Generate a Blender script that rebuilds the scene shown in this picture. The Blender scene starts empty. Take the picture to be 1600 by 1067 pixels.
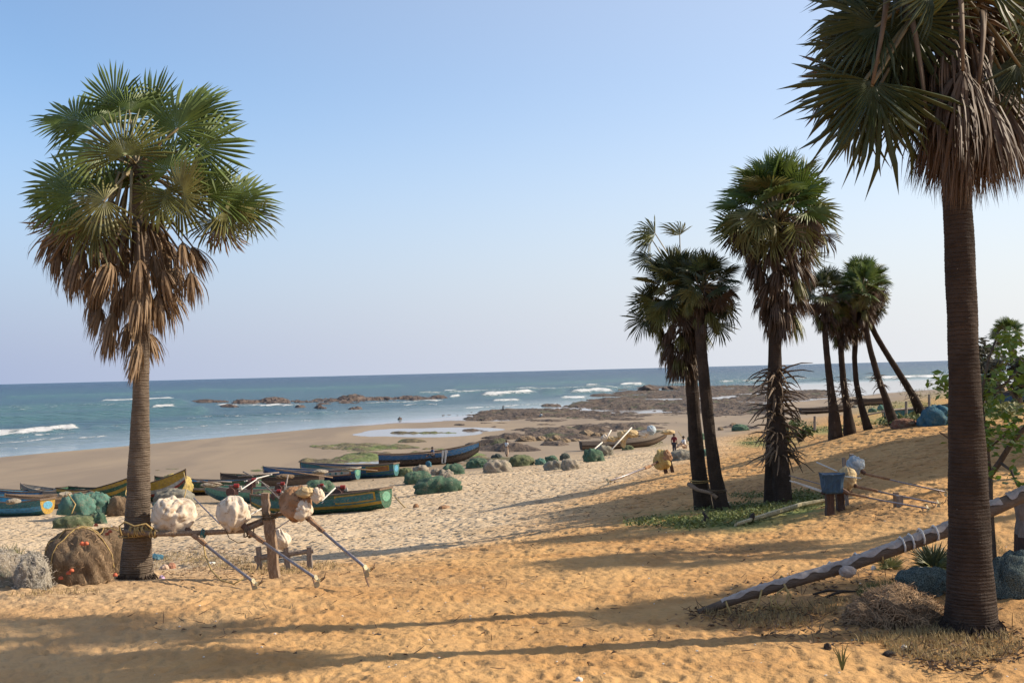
import bpy, math, random
import numpy as np
from mathutils import Vector, Matrix, Quaternion
R = math.radians
S = bpy.context.scene
COL = S.collection
rnd = random.Random(7)
# ------------------------------------------------------------------ camera, sky, sun, exposure
FPX, CX, CY = 1715.0, 800.0, 533.5          # focal length and centre of the 1600 px photograph
SEA = -9.5                                  # the eye is 9.5 m above the sea; eye at the origin
pitch, roll = R(1.56), R(1.43)
f0 = Vector((0, math.cos(pitch), math.sin(pitch)))
u0 = Vector((0, -math.sin(pitch), math.cos(pitch)))
r0 = Vector((1, 0, 0))
cr = r0*math.cos(roll) - u0*math.sin(roll)
cu = u0*math.cos(roll) + r0*math.sin(roll)
cam = bpy.data.cameras.new('camera'); co = bpy.data.objects.new('camera', cam); COL.objects.link(co)
co.matrix_world = Matrix(((cr.x, cu.x, -f0.x, 0), (cr.y, cu.y, -f0.y, 0), (cr.z, cu.z, -f0.z, 0), (0, 0, 0, 1)))
cam.sensor_width = 36; cam.lens = FPX/1600*36; cam.clip_start = .1; cam.clip_end = 80000
S.camera = co
SUN_EL, SUN_AZ = R(33), R(5)               # azimuth from +x towards +y
sd = Vector((math.cos(SUN_EL)*math.cos(SUN_AZ), math.cos(SUN_EL)*math.sin(SUN_AZ), math.sin(SUN_EL)))
w = bpy.data.worlds.new('World'); S.world = w; w.use_nodes = True
nt = w.node_tree; nt.nodes.clear()
sky = nt.nodes.new('ShaderNodeTexSky'); sky.sky_type = 'NISHITA'; sky.sun_disc = False
sky.sun_elevation = SUN_EL; sky.sun_rotation = math.pi/2 - SUN_AZ
sky.altitude = 0; sky.air_density = 1.0; sky.dust_density = 0.2; sky.ozone_density = 3.0
bg = nt.nodes.new('ShaderNodeBackground'); bg.inputs[1].default_value = .12
wo = nt.nodes.new('ShaderNodeOutputWorld')
def wn(typ, ins, **kw):
    x = nt.nodes.new('ShaderNode'+typ)
    for k, v in kw.items(): setattr(x, k, v)
    for k, v in ins.items():
        if isinstance(v, bpy.types.NodeSocket): nt.links.new(v, x.inputs[k])
        else: x.inputs[k].default_value = v
    return x
# sea haze low over the whole horizon and a whitish veil that thickens towards the sun
wd = wn('TexCoord', {}).outputs['Generated']; wz = wn('SeparateXYZ', {0: wd}).outputs[2]
ws = wn('VectorMath', {0: wd, 1: tuple(sd)}, operation='DOT_PRODUCT').outputs['Value']
KH = 1/(.12*1.516)
tint = wn('Mix', {0: 1.0, 6: sky.outputs[0], 7: (.88, .975, 1.03, 1)}, data_type='RGBA', blend_type='MULTIPLY').outputs[2]
veil = wn('MapRange', {0: ws, 1: -.1, 2: 1.0, 3: 0.06, 4: .66}).outputs[0]
m1 = wn('Mix', {0: veil, 6: tint, 7: (KH*.98, KH*.98, KH*1.02, 1)}, data_type='RGBA').outputs[2]
hs = wn('MapRange', {0: ws, 1: -.30, 2: .46}).outputs[0]
hc = wn('Mix', {0: hs, 6: (.42*KH, .495*KH, .69*KH, 1), 7: (.86*KH, .87*KH, .88*KH, 1)}, data_type='RGBA').outputs[2]
hf = wn('MapRange', {0: wz, 1: 0.0, 2: .27, 3: 1.0, 4: 0.0}, interpolation_type='SMOOTHSTEP').outputs[0]
m2 = wn('Mix', {0: hf, 6: m1, 7: hc}, data_type='RGBA').outputs[2]
nt.links.new(m2, bg.inputs[0]); nt.links.new(bg.outputs[0], wo.inputs[0])
sl = bpy.data.lights.new('sun', 'SUN'); sl.energy = 5.0; sl.angle = R(.53); sl.color = (1, .87, .69)
so = bpy.data.objects.new('sun', sl); COL.objects.link(so)
so.rotation_mode = 'QUATERNION'; so.rotation_quaternion = sd.to_track_quat('Z', 'Y')
S.view_settings.view_transform = 'Standard'; S.view_settings.look = 'None'
S.view_settings.exposure = 0.6; S.view_settings.gamma = 1
S.view_settings.use_curve_mapping = False

# ------------------------------------------------------------------ terrain heights
HY = lambda px: 580.3 - (px-800)*.02496
COLS = {
 -300: [(0,1.7),(9,2.6),(14,2.8),(17.5,3.0),(19,3.2),(24,4.7),(32,5.8),(46,6.8),(60,8.0),(75,8.9),(100,9.3),(118,9.5),(160,10.2),(300,12)],
 0:   [(0,1.7),(9,2.6),(14,2.8),(17.5,3.0),(19,3.2),(24,4.6),(32,5.6),(46,6.4),(60,7.5),(75,8.6),(100,9.15),(145,9.5),(200,9.95),(400,12)],
 250: [(0,1.7),(9,2.6),(14,2.85),(18,3.05),(20,3.35),(26,4.6),(33,5.4),(46,6.4),(58,7.3),(75,8.5),(100,9.1),(150,9.36),(172,9.5),(230,9.95),(450,12)],
 450: [(0,1.7),(9,2.6),(14,2.85),(18,3.1),(20,3.35),(25,4.2),(33,5.1),(46,6.2),(58,7.3),(75,8.4),(100,9.05),(150,9.25),(206,9.5),(260,9.9),(500,12)],
 650: [(0,1.7),(9,2.6),(13,2.85),(17,3.1),(21,3.6),(26,4.2),(36,5.2),(46,6.0),(58,7.0),(75,8.0),(100,8.8),(130,9.05),(180,9.25),(235,9.5),(300,9.9),(550,12)],
 850: [(0,1.7),(9,2.6),(13,2.85),(17,3.1),(22,3.5),(30,4.1),(40,4.9),(55,5.9),(75,7.3),(100,8.5),(125,9.0),(180,9.2),(270,9.46),(320,9.7),(600,12)],
 1050:[(0,1.7),(9,2.6),(13,2.75),(18,2.95),(24,3.4),(30,3.85),(40,4.15),(50,4.65),(65,5.7),(80,6.6),(95,7.3),(115,8.5),(150,9.0),(250,9.2),(400,9.4),(480,9.6),(700,12)],
 1215:[(0,1.7),(9,2.55),(14,2.7),(18,2.9),(23,3.3),(27.5,3.8),(35,3.72),(44,3.55),(50,3.85),(70,5.6),(90,6.7),(120,7.8),(150,8.6),(200,9.0),(300,9.2),(500,9.42),(545,9.6),(760,12)],
 1350:[(0,1.7),(9,2.55),(14,2.65),(20,2.85),(26,2.95),(33,2.8),(43,2.38),(48,2.5),(60,3.6),(80,5.0),(110,6.6),(150,8.0),(250,8.9),(400,9.15),(545,9.5),(620,9.9),(850,12)],
 1480:[(0,1.7),(9,2.55),(10.6,2.62),(15,2.6),(22,2.6),(30,2.4),(43,2.15),(50,2.3),(65,3.0),(90,4.5),(130,6.3),(200,7.8),(300,8.7),(560,9.5),(640,9.9),(900,12)],
 1750:[(0,1.7),(9,2.55),(15,2.5),(22,2.4),(30,2.1),(43,1.9),(60,2.0),(100,3.0),(200,5.6),(300,7.6),(450,8.8),(640,9.5),(720,9.9),(1000,12)],
}
ND, NU = 600, 260
DG = np.concatenate([[0], np.geomspace(2, 1000, ND-1)])
UG = np.linspace(-.75, .65, NU)
_cu = np.array([(k-800)/FPX for k in sorted(COLS)])
def _smooth(y, s):
    k = np.exp(-.5*(np.arange(-4*s, 4*s+1)/s)**2); k /= k.sum()
    return np.convolve(np.pad(y, 4*s, mode='edge'), k, mode='valid')
_tab = []
for k in sorted(COLS):
    p = np.array(COLS[k]); _tab.append(_smooth(np.interp(DG, p[:, 0], p[:, 1]), 5))
_tab = np.array(_tab)
TAB = np.array([np.interp(UG, _cu, _tab[:, i]) for i in range(ND)])      # ND x NU
TAB = np.array([_smooth(r, 11) for r in TAB])
def hash2(ix, iy, s=0):
    h = (ix.astype(np.int64)*374761393 + iy.astype(np.int64)*668265263 + s*974634777) & 0x7fffffff
    h = ((h ^ (h >> 13))*1274126177) & 0x7fffffff
    return ((h ^ (h >> 16)) & 0xffff)/65535.0
def vnoise(x, y, s=0):
    ix = np.floor(x); iy = np.floor(y); fx = x-ix; fy = y-iy
    fx = fx*fx*(3-2*fx); fy = fy*fy*(3-2*fy)
    a = hash2(ix, iy, s); b = hash2(ix+1, iy, s); c = hash2(ix, iy+1, s); d = hash2(ix+1, iy+1, s)
    return (a*(1-fx)+b*fx)*(1-fy) + (c*(1-fx)+d*fx)*fy
def fbm(x, y, o=4, s=0):
    t = 0; a = .5; n = 0
    for i in range(o):
        t = t + a*vnoise(x*2**i + 17.3*i, y*2**i - 9.1*i, s+i); n += a; a *= .5
    return t/n
def base_h(x, y):
    x = np.asarray(x, float); y = np.asarray(y, float)
    d = np.clip(y, 0, 999); u = np.clip(x/np.maximum(y, 3.0), UG[0], UG[-1])
    fi = np.interp(d, DG, np.arange(ND)); fj = (u-UG[0])/(UG[1]-UG[0])
    i = np.clip(fi.astype(int), 0, ND-2); j = np.clip(fj.astype(int), 0, NU-2)
    a = fi-i; b = fj-j
    D = (TAB[i, j]*(1-a)+TAB[i+1, j]*a)*(1-b) + (TAB[i, j+1]*(1-a)+TAB[i+1, j+1]*a)*b
    dry = np.clip((9.0-D)/1.2, 0, 1)
    n = (fbm(x*.22, y*.22, 3, 5)-.5)*.28 + (fbm(x*.9, y*.9, 2, 9)-.5)*.10
    return -D + n*dry*np.clip(y/6, .2, 1) + (fbm(x*.03, y*.03, 2, 3)-.5)*.10*(1-dry)
# footprints: a tile of dimples with soft rims
rs = np.random.RandomState(3)
TN, TS = 512, 9.0
tile = np.zeros((TN, TN)); g = TS/TN
yy, xx = np.mgrid[-16:17, -16:17]*g
for k in range(900):
    cx_, cy_ = rs.randint(0, TN, 2); a = rs.rand()*math.pi if rs.rand() < .5 else rs.normal(1.2, .5)
    l = rs.uniform(.10, .17); wd = rs.uniform(.055, .09); dep = rs.uniform(.022, .055)
    X = xx*math.cos(a)+yy*math.sin(a); Y = -xx*math.sin(a)+yy*math.cos(a)
    q = (X/l)**2+(Y/wd)**2
    st = -dep*np.exp(-q*1.4) + dep*.22*np.exp(-(np.sqrt(q)-1.6)**2*4)
    ii = (np.arange(-16, 17)+cy_) % TN; jj = (np.arange(-16, 17)+cx_) % TN
    tile[np.ix_(ii, jj)] = tile[np.ix_(ii, jj)]*(1-np.exp(-q*1.0)*.7) + st
def tsample(x, y):
    fx = (x/TS*TN) % TN; fy = (y/TS*TN) % TN
    i = fx.astype(int) % TN; j = fy.astype(int) % TN; a = fx-np.floor(fx); b = fy-np.floor(fy)
    i1 = (i+1) % TN; j1 = (j+1) % TN
    return (tile[j, i]*(1-a)+tile[j, i1]*a)*(1-b) + (tile[j1, i]*(1-a)+tile[j1, i1]*a)*b
def detail_h(x, y):
    c, s = math.cos(.9), math.sin(.9)
    m = np.clip(vnoise(x*.25, y*.25, 21)*1.6-.3, .35, 1)
    t = tsample(x*1.25, y*1.25)*m*.75 + tsample((x*c+y*s)*1.9+3.1, (-x*s+y*c)*1.9)*.42 + tsample(x*.8+4.2, y*.8-1.3)*.35*np.clip(vnoise(x*.35, y*.35, 51)*3-1.4, 0, 1)
    t = t + (fbm(x*9, y*9, 3, 31)-.5)*.020 + (fbm(x*1.7, y*1.7, 2, 33)-.5)*.04
    fade = np.clip((46-y)/20, 0, 1)
    return t*fade*np.clip((-2.2-base_h(x, y)+9)/1, 0, 1)*1.0
def H(x, y): return float(base_h(np.array([x]), np.array([y]))[0])
def ray(px, py): return f0 + cr*((px-CX)/FPX) + cu*((CY-py)/FPX)
def P(px, py, d):                          # the point seen at a pixel, d metres ahead
    v = ray(px, py); return v*(d/v.y)
_dm = np.geomspace(4, 900, 900)
def G(px, py, lift=0.0):                   # where the ground is seen at a pixel
    v = ray(px, py); t = _dm/v.y
    hx = base_h(v.x*t, v.y*t) + lift - v.z*t
    k = np.argmax(hx > 0)
    if hx[k] <= 0: k = len(t)-1
    j = max(k-1, 0); h0, h1 = hx[j], hx[k]; p = v*(t[j]+(t[k]-t[j])*(min(1, max(0, -h0/(h1-h0))) if h1 != h0 else .5))
    return Vector((p.x, p.y, H(p.x, p.y)))
def Gd(px, d):                             # ground at column px and distance d
    x = (px-CX)/FPX*d
    return Vector((x, d, H(x, d)))
def SEAP(px, py):
    v = ray(px, py); return v*(SEA/v.z)
def proj(x, y, z):                         # vectorised world -> photograph pixels
    a = f0.x*x+f0.y*y+f0.z*z
    return CX+FPX*(cr.x*x+cr.y*y+cr.z*z)/a, CY-FPX*(cu.x*x+cu.y*y+cu.z*z)/a

# ------------------------------------------------------------------ mesh and object helpers
class MB:
    def __init__(s): s.v = []; s.f = []; s.m = []
    def add(s, vs, fs, m=0):
        o = len(s.v); s.v += [tuple(v) for v in vs]; s.f += [tuple(i+o for i in f) for f in fs]; s.m += [m]*len(fs); return s
    def box(s, c, size, rot=None, m=0):
        c = Vector(c); q = rot if rot is not None else Matrix.Identity(3)
        vs = [c + q @ Vector((size[0]*(i-.5), size[1]*(j-.5), size[2]*(k-.5))) for i in (0,1) for j in (0,1) for k in (0,1)]
        return s.add(vs, [(0,1,3,2),(4,6,7,5),(0,4,5,1),(2,3,7,6),(0,2,6,4),(1,5,7,3)], m)
    def tube(s, pts, rad, n=8, m=0, caps=True, squash=1.0):
        pts = [Vector(p) for p in pts]
        if not hasattr(rad, '__len__'): rad = [rad]*len(pts)
        up = None; vs = []
        for i, p in enumerate(pts):
            t = (pts[min(i+1, len(pts)-1)]-pts[max(i-1, 0)]).normalized()
            if up is None: up = t.orthogonal().normalized()
            up = (up - t*up.dot(t)).normalized(); b = t.cross(up)
            for k in range(n):
                a = 2*math.pi*k/n; vs.append(p + (up*math.cos(a)+b*math.sin(a)*squash)*rad[i])
        fs = [(i*n+k, i*n+(k+1) % n, (i+1)*n+(k+1) % n, (i+1)*n+k) for i in range(len(pts)-1) for k in range(n)]
        if caps: fs += [tuple(range(n))[::-1], tuple((len(pts)-1)*n+k for k in range(n))]
        return s.add(vs, fs, m)
    def mesh(s, name, mats, smooth=False):
        me = bpy.data.meshes.new(name); me.from_pydata(s.v, [], s.f)
        for m in (mats if isinstance(mats, (list, tuple)) else [mats]): me.materials.append(m)
        if any(s.m): me.polygons.foreach_set('material_index', s.m)
        if smooth: me.polygons.foreach_set('use_smooth', [True]*len(me.polygons))
        me.update(); return me
    def obj(s, name, mats, parent=None, smooth=False):
        return link(name, s.mesh(name, mats, smooth), parent)
def link(name, data, parent=None):
    o = bpy.data.objects.new(name, data); COL.objects.link(o)
    if parent is not None:
        o.parent = parent
        o.matrix_parent_inverse = wm(parent).inverted()
    return o
def wm(o):
    m = o.matrix_basis.copy()
    return m if o.parent is None else wm(o.parent) @ o.matrix_parent_inverse @ m
def tag(o, label, cat, group=None):
    o['label'] = label; o['category'] = cat
    if group: o['group'] = group
    return o
def empty(name, loc, label, cat, group=None):
    o = link(name, None); o.location = loc; o.empty_display_size = .1
    return tag(o, label, cat, group)
def grid_faces(nr, nc):
    i, j = np.meshgrid(np.arange(nr-1), np.arange(nc-1), indexing='ij')
    a = (i*nc+j).ravel(); return np.stack([a, a+1, a+nc+1, a+nc], 1)
def np_mesh(name, V, F, mat, smooth=True, attrs=None):
    me = bpy.data.meshes.new(name)
    me.vertices.add(len(V)); me.vertices.foreach_set('co', np.asarray(V, np.float32).ravel())
    k = F.shape[1]; me.loops.add(F.size); me.loops.foreach_set('vertex_index', F.astype(np.int32).ravel())
    me.polygons.add(len(F)); me.polygons.foreach_set('loop_start', np.arange(0, F.size, k, dtype=np.int32))
    me.polygons.foreach_set('loop_total', np.full(len(F), k, dtype=np.int32))
    me.update(calc_edges=True)
    me.polygons.foreach_set('use_smooth', np.full(len(F), smooth))
    for m in (mat if isinstance(mat, list) else [mat]): me.materials.append(m)
    for n, a in (attrs or {}).items():
        at = me.attributes.new(n, 'FLOAT', 'POINT'); at.data.foreach_set('value', np.asarray(a, np.float32).ravel())
    return me

# ------------------------------------------------------------------ materials
class NT:
    def __init__(s, name):
        s.mat = bpy.data.materials.new(name); s.mat.use_nodes = True; s.t = s.mat.node_tree
        s.b = s.t.nodes['Principled BSDF']; s.out = s.t.nodes['Material Output']
    def n(s, typ, ins=None, **kw):
        x = s.t.nodes.new('ShaderNode'+typ)
        for k, v in kw.items(): setattr(x, k, v)
        for k, v in (ins or {}).items():
            if isinstance(v, bpy.types.NodeSocket): s.t.links.new(v, x.inputs[k])
            else: x.inputs[k].default_value = v
        return x
    def math(s, op, a, b=0.0, c=None, clamp=False):
        ins = {0: a, 1: b}
        if c is not None: ins[2] = c
        return s.n('Math', ins, operation=op, use_clamp=clamp).outputs[0]
    def mix(s, f, a, b):
        x = s.n('Mix', data_type='RGBA', clamp_factor=True)
        for k, v in ((0, f), (6, a), (7, b)):
            if isinstance(v, bpy.types.NodeSocket): s.t.links.new(v, x.inputs[k])
            elif isinstance(v, (int, float)): x.inputs[k].default_value = v
            else: x.inputs[k].default_value = (*v, 1)
        return x.outputs[2]
    def step(s, v, lo, hi):
        x = s.n('MapRange', {0: v, 1: lo, 2: hi}, interpolation_type='SMOOTHSTEP'); return x.outputs[0]
    def noise(s, vec, scale, detail=3, rough=.55, dist=0):
        return s.n('TexNoise', {'Vector': vec, 'Scale': scale, 'Detail': detail, 'Roughness': rough, 'Distortion': dist}).outputs[0]
    def scale(s, vec, v): return s.n('Mapping', {'Vector': vec, 'Scale': v}).outputs[0]
    def set(s, k, v):
        if isinstance(v, bpy.types.NodeSocket): s.t.links.new(v, s.b.inputs[k])
        elif isinstance(v, (tuple, list)) and len(v) == 3: s.b.inputs[k].default_value = (*v, 1)
        else: s.b.inputs[k].default_value = v
    def bump(s, h, dist, strength=1.0, normal=None):
        ins = {'Height': h, 'Distance': dist, 'Strength': strength}
        if normal is not None: ins['Normal'] = normal
        return s.n('Bump', ins).outputs[0]
_mats = {}
def M(name, c1, c2=None, scale=6, rough=.8, bump=.01, bscale=None, stretch=(1,1,1), metal=0, spec=.3, wear=None, coords='Object'):
    """two-tone procedural paint / wood / cloth"""
    if name in _mats: return _mats[name]
    t = NT(name); tc = t.n('TexCoord').outputs[coords]; v = t.scale(tc, stretch)
    c2 = c2 or tuple(x*.72 for x in c1)
    n1 = t.noise(v, scale, 5, .6)
    col = t.mix(t.step(n1, .36, .66), c1, c2)
    if wear:
        n2 = t.noise(v, scale*2.3, 6, .7)
        col = t.mix(t.step(n2, .54, .62), col, wear)
    t.set('Base Color', col); t.set('Roughness', rough); t.set('Metallic', metal); t.set('Specular IOR Level', spec)
    if bump: t.set('Normal', t.bump(t.noise(v, bscale or scale*3, 4, .6), bump))
    _mats[name] = t.mat; return t.mat
def leafmat(name, c1, c2, c3=None, trans=.25, rough=.5, spec=.4):
    if name in _mats: return _mats[name]
    t = NT(name); tc = t.n('TexCoord').outputs['Object']
    oi = t.n('ObjectInfo').outputs['Random']
    n = t.noise(tc, 7, 3)
    col = t.mix(t.step(n, .35, .68), c1, c2)
    col = t.mix(t.math('MULTIPLY', oi, .5), col, c3 or c2)
    t.set('Base Color', col); t.set('Roughness', rough); t.set('Specular IOR Level', spec)
    tr = t.n('BsdfTranslucent', {'Color': col})
    mx = t.n('MixShader', {0: trans, 1: t.b.outputs[0], 2: tr.outputs[0]})
    t.t.links.new(mx.outputs[0], t.out.inputs[0])
    _mats[name] = t.mat; return t.mat
def netmat(name, c1, c2, c3, mesh=55, bump=.02, light=None):
    if name in _mats: return _mats[name]
    t = NT(name); tc = t.n('TexCoord').outputs['Object']
    n = t.noise(tc, 1.3, 5, .65); n2 = t.noise(tc, 4.0, 6, .7); n3 = t.noise(tc, 22, 3, .6)
    col = t.mix(t.step(n, .40, .60), c1, c2); col = t.mix(t.step(n2, .5, .68), col, c3)
    col = t.mix(t.math('MULTIPLY', t.step(n3, .45, .7), .45), col, tuple(x*.45 for x in c1))
    wv = t.n('TexVoronoi', {'Vector': tc, 'Scale': mesh}, feature='DISTANCE_TO_EDGE').outputs[0]
    ln = t.step(wv, .02, .14)
    col = t.mix(t.math('MULTIPLY', ln, .25), col, tuple(x*.3 for x in c1)) if not light else t.mix(ln, light, col)
    t.set('Base Color', col); t.set('Roughness', .85); t.set('Specular IOR Level', .2)
    fold = t.noise(t.scale(tc, (1, 1, .35)), 7, 5, .7, 1.5)
    nb = t.bump(fold, .09, .9); t.set('Normal', t.bump(wv, bump, .6, nb))
    _mats[name] = t.mat; return t.mat

# sand
def sand_material():
    t = NT('beach_sand'); pos = t.n('NewGeometry').outputs['Position']
    z = t.n('SeparateXYZ', {0: pos}).outputs[2]
    nb = t.noise(pos, .09, 4, .55); nm = t.noise(pos, .6, 5, .6); nf = t.noise(pos, 4.0, 6, .65); ng = t.noise(pos, 90, 3, .6)
    zz = t.math('ADD', z, t.math('MULTIPLY', t.math('SUBTRACT', nb, .5), 1.8))
    xx = t.n('SeparateXYZ', {0: pos}).outputs[0]; zo = t.math('ADD', zz, t.math('MULTIPLY', xx, .17))
    orange = t.mix(t.step(nm, .35, .7), (.46, .275, .115), (.37, .20, .075))
    pale = t.mix(t.step(nm, .3, .7), (.55, .43, .29), (.45, .335, .21))
    dry = t.mix(t.step(zo, -5.4, -3.0), pale, orange)
    dry = t.mix(t.math('MULTIPLY', t.step(nf, .45, .75), .35), dry, (.33, .19, .09))
    speck = t.step(t.n('TexVoronoi', {'Vector': pos, 'Scale': 3.2}).outputs[0], .07, .03)
    speck = t.math('MULTIPLY', speck, t.step(nf, .45, .6))
    dry = t.mix(speck, dry, (.07, .05, .035))
    dry = t.mix(t.math('MULTIPLY', t.step(ng, .52, .75), .25), dry, (.30, .2, .12))
    # litter round the palms
    lit = t.n('Attribute', attribute_name='litter').outputs['Fac']
    lf = t.math('MULTIPLY', lit, t.step(t.noise(pos, 7, 6, .75), .40, .62))
    dry = t.mix(t.math('MULTIPLY', lf, .8), dry, (.16, .095, .05))
    grn = t.n('Attribute', attribute_name='green').outputs['Fac']
    gf = t.math('MULTIPLY', grn, t.step(t.noise(t.scale(pos, (1, 1, 3)), .8, 6, .7), .38, .55))
    dry = t.mix(gf, dry, t.mix(nf, (.13, .17, .045), (.24, .25, .10)))
    # tidal flat
    st = t.noise(t.scale(pos, (.10, .03, .1)), 1.0, 5, .6, .6)
    flat = t.mix(t.step(st, .35, .65), (.245, .18, .11), (.185, .135, .085))
    shallow = t.mix(nm, (.16, .12, .09), (.13, .10, .08))
    wetf = t.n('Attribute', attribute_name='wet').outputs['Fac']
    zf = t.math('ADD', z, t.math('MULTIPLY', t.math('SUBTRACT', nb, .5), .5))
    dryf = t.step(zf, -8.75, -7.9)
    wn = t.math('ADD', wetf, t.math('MULTIPLY', t.math('SUBTRACT', t.noise(t.scale(pos, (.3, .06, .3)), .5, 5, .6, 1.0), .5), .5))
    wf = t.step(wn, .42, .62)
    col = t.mix(wf, flat, shallow); col = t.mix(dryf, col, dry)
    t.set('Base Color', col)
    r = t.math('SUBTRACT', .75, t.math('MULTIPLY', wf, .66))
    r2 = t.math('ADD', r, t.math('MULTIPLY', dryf, .9), clamp=True)
    t.set('Roughness', r2)
    t.set('Specular IOR Level', t.math('SUBTRACT', .5, t.math('MULTIPLY', dryf, .35)))
    # dimples
    v1 = t.n('TexVoronoi', {'Vector': t.scale(pos, (1, .8, 1)), 'Scale': 2.4, 'Smoothness': .6}, feature='SMOOTH_F1').outputs[0]
    v2 = t.n('TexVoronoi', {'Vector': pos, 'Scale': 5.5, 'Smoothness': .5}, feature='SMOOTH_F1').outputs[0]
    y = t.n('SeparateXYZ', {0: pos}).outputs[1]
    farf = t.math('MULTIPLY', t.math('ADD', .16, t.math('MULTIPLY', t.step(y, 14, 34), .84)), dryf)
    dim = t.math('ADD', t.step(v1, .0, .5), t.math('MULTIPLY', t.step(v2, .0, .45), .4))
    hgt = t.math('MULTIPLY', dim, farf)
    n1 = t.bump(hgt, .20, 1.0)
    fine = t.math('ADD', t.math('MULTIPLY', nf, .5), t.math('MULTIPLY', t.noise(pos, 14, 4, .6), .5))
    n2 = t.bump(t.math('MULTIPLY', fine, t.math('ADD', t.math('MULTIPLY', dryf, .95), .03)), .06, 1.0, n1)
    n3 = t.bump(t.math('MULTIPLY', ng, dryf), .004, .6, n2)
    t.set('Normal', n3)
    return t.mat

def sea_material():
    t = NT('sea_water'); pos = t.n('NewGeometry').outputs['Position']
    foam = t.n('Attribute', attribute_name='foam').outputs['Fac']
    sh = t.n('Attribute', attribute_name='shallow').outputs['Fac']
    crest = t.n('Attribute', attribute_name='crest').outputs['Fac']
    nb = t.noise(t.scale(pos, (.006, .02, 1)), 1.0, 4, .6)
    sy = t.n('SeparateXYZ', {0: pos}).outputs[1]; deep = t.mix(nb, (.012, .062, .088), (.020, .088, .108)); deep = t.mix(t.step(sy, 350, 2500), deep, (.008, .040, .085))
    col = t.mix(sh, deep, (.14, .19, .17))
    col = t.mix(t.math('MULTIPLY', crest, .85), col, (.035, .12, .10))
    rip = t.noise(t.scale(pos, (.5, 1.0, 1)), .55, 7, .66, .5)
    rip2 = t.noise(t.scale(pos, (.35, 1.0, 1)), .16, 4, .6)
    fn = t.noise(t.scale(pos, (.22, .09, .2)), 1.3, 8, .75, 1.2)
    ff = t.step(t.math('ADD', foam, t.math('MULTIPLY', t.math('SUBTRACT', fn, .53), 2.6)), .42, .72)
    cap = t.step(t.noise(t.scale(pos, (.10, .05, 1)), 1.0, 7, .75), .735, .76)
    cap = t.math('MULTIPLY', cap, t.math('SUBTRACT', 1, sh, clamp=True))
    ff = t.math('MAXIMUM', ff, cap)
    col = t.mix(ff, col, (.78, .78, .76))
    t.set('Base Color', col); t.set('IOR', 1.33)
    t.set('Roughness', t.math('ADD', t.math('SUBTRACT', .26, t.math('MULTIPLY', sh, .19)), t.math('MULTIPLY', ff, .5)))
    amp = t.math('SUBTRACT', 1.0, t.math('MULTIPLY', sh, .95), clamp=True)
    h = t.math('MULTIPLY', t.math('ADD', rip, t.math('MULTIPLY', rip2, 3.6)), amp)
    nn = t.bump(h, 2.4, 1.0)
    nn = t.bump(t.math('MULTIPLY', ff, fn), .5, 1.0, nn)
    t.set('Normal', nn)
    return t.mat

# ------------------------------------------------------------------ ground sheet
def ell(px, py, L, soft=.35):
    m = np.zeros_like(px)
    for (x, y, a, b) in L:
        q = np.sqrt(((px-x)/a)**2+((py-y)/b)**2); m = np.maximum(m, np.clip((1+soft-q)/(2*soft), 0, 1))
    return m
uu = np.concatenate([np.linspace(-3.2, -.56, 40)[:-1], np.linspace(-.56, .56, 760), np.linspace(.56, 3.2, 40)[1:]])
dd = np.concatenate([[-60, -20, -6, 1.5], np.geomspace(3.5, 60, 560), np.geomspace(60, 1000, 200)[1:]])
DD, UU = np.meshgrid(dd, uu, indexing='ij')
X = UU*np.maximum(DD, 20.0*(DD < 3) + DD*(DD >= 3)); Y = DD
Z = base_h(X, Y) + detail_h(X, Y)*(Y > 3)
px, py = proj(X, np.maximum(Y, .5), Z)
px[Y < 3] = -9999
litter = ell(px, py, [(340,878,170,26),(640,905,110,8),(1500,1000,150,40),(1200,985,140,26),(1330,940,170,30),(1250,960,120,14),(1480,895,140,22),(1380,800,70,14),(1180,765,120,10),(90,925,120,22),(1130,860,130,14)], .8)
green = ell(px, py, [(1110,812,120,17),(1240,790,60,20),(1390,635,75,13),(1450,612,60,10),(1410,655,70,6),(1200,692,48,7),(1290,672,40,6),(1010,693,28,5),(1540,640,60,14)], .4)
wln = np.interp(px, [-400,0,250,450,650,850,1050,1500], [720,700,688,668,655,647,640,600])
wet = np.clip(1-(py-wln)/9, 0, 1)*(px > -5000)
wet = np.maximum(wet, ell(px, py, [(660,676,95,7),(720,671,70,3.5),(590,679,40,3),(560,722,70,2),(760,653,60,5),(640,655,60,5),(700,640,90,9)], .12))
me = np_mesh('ground', np.stack([X, Y, Z], -1).reshape(-1, 3), grid_faces(*X.shape)[:, ::-1], sand_material(), True,
             {'litter': litter, 'green': green, 'wet': wet})
ground = link('beach', me); ground['kind'] = 'structure'

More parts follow.
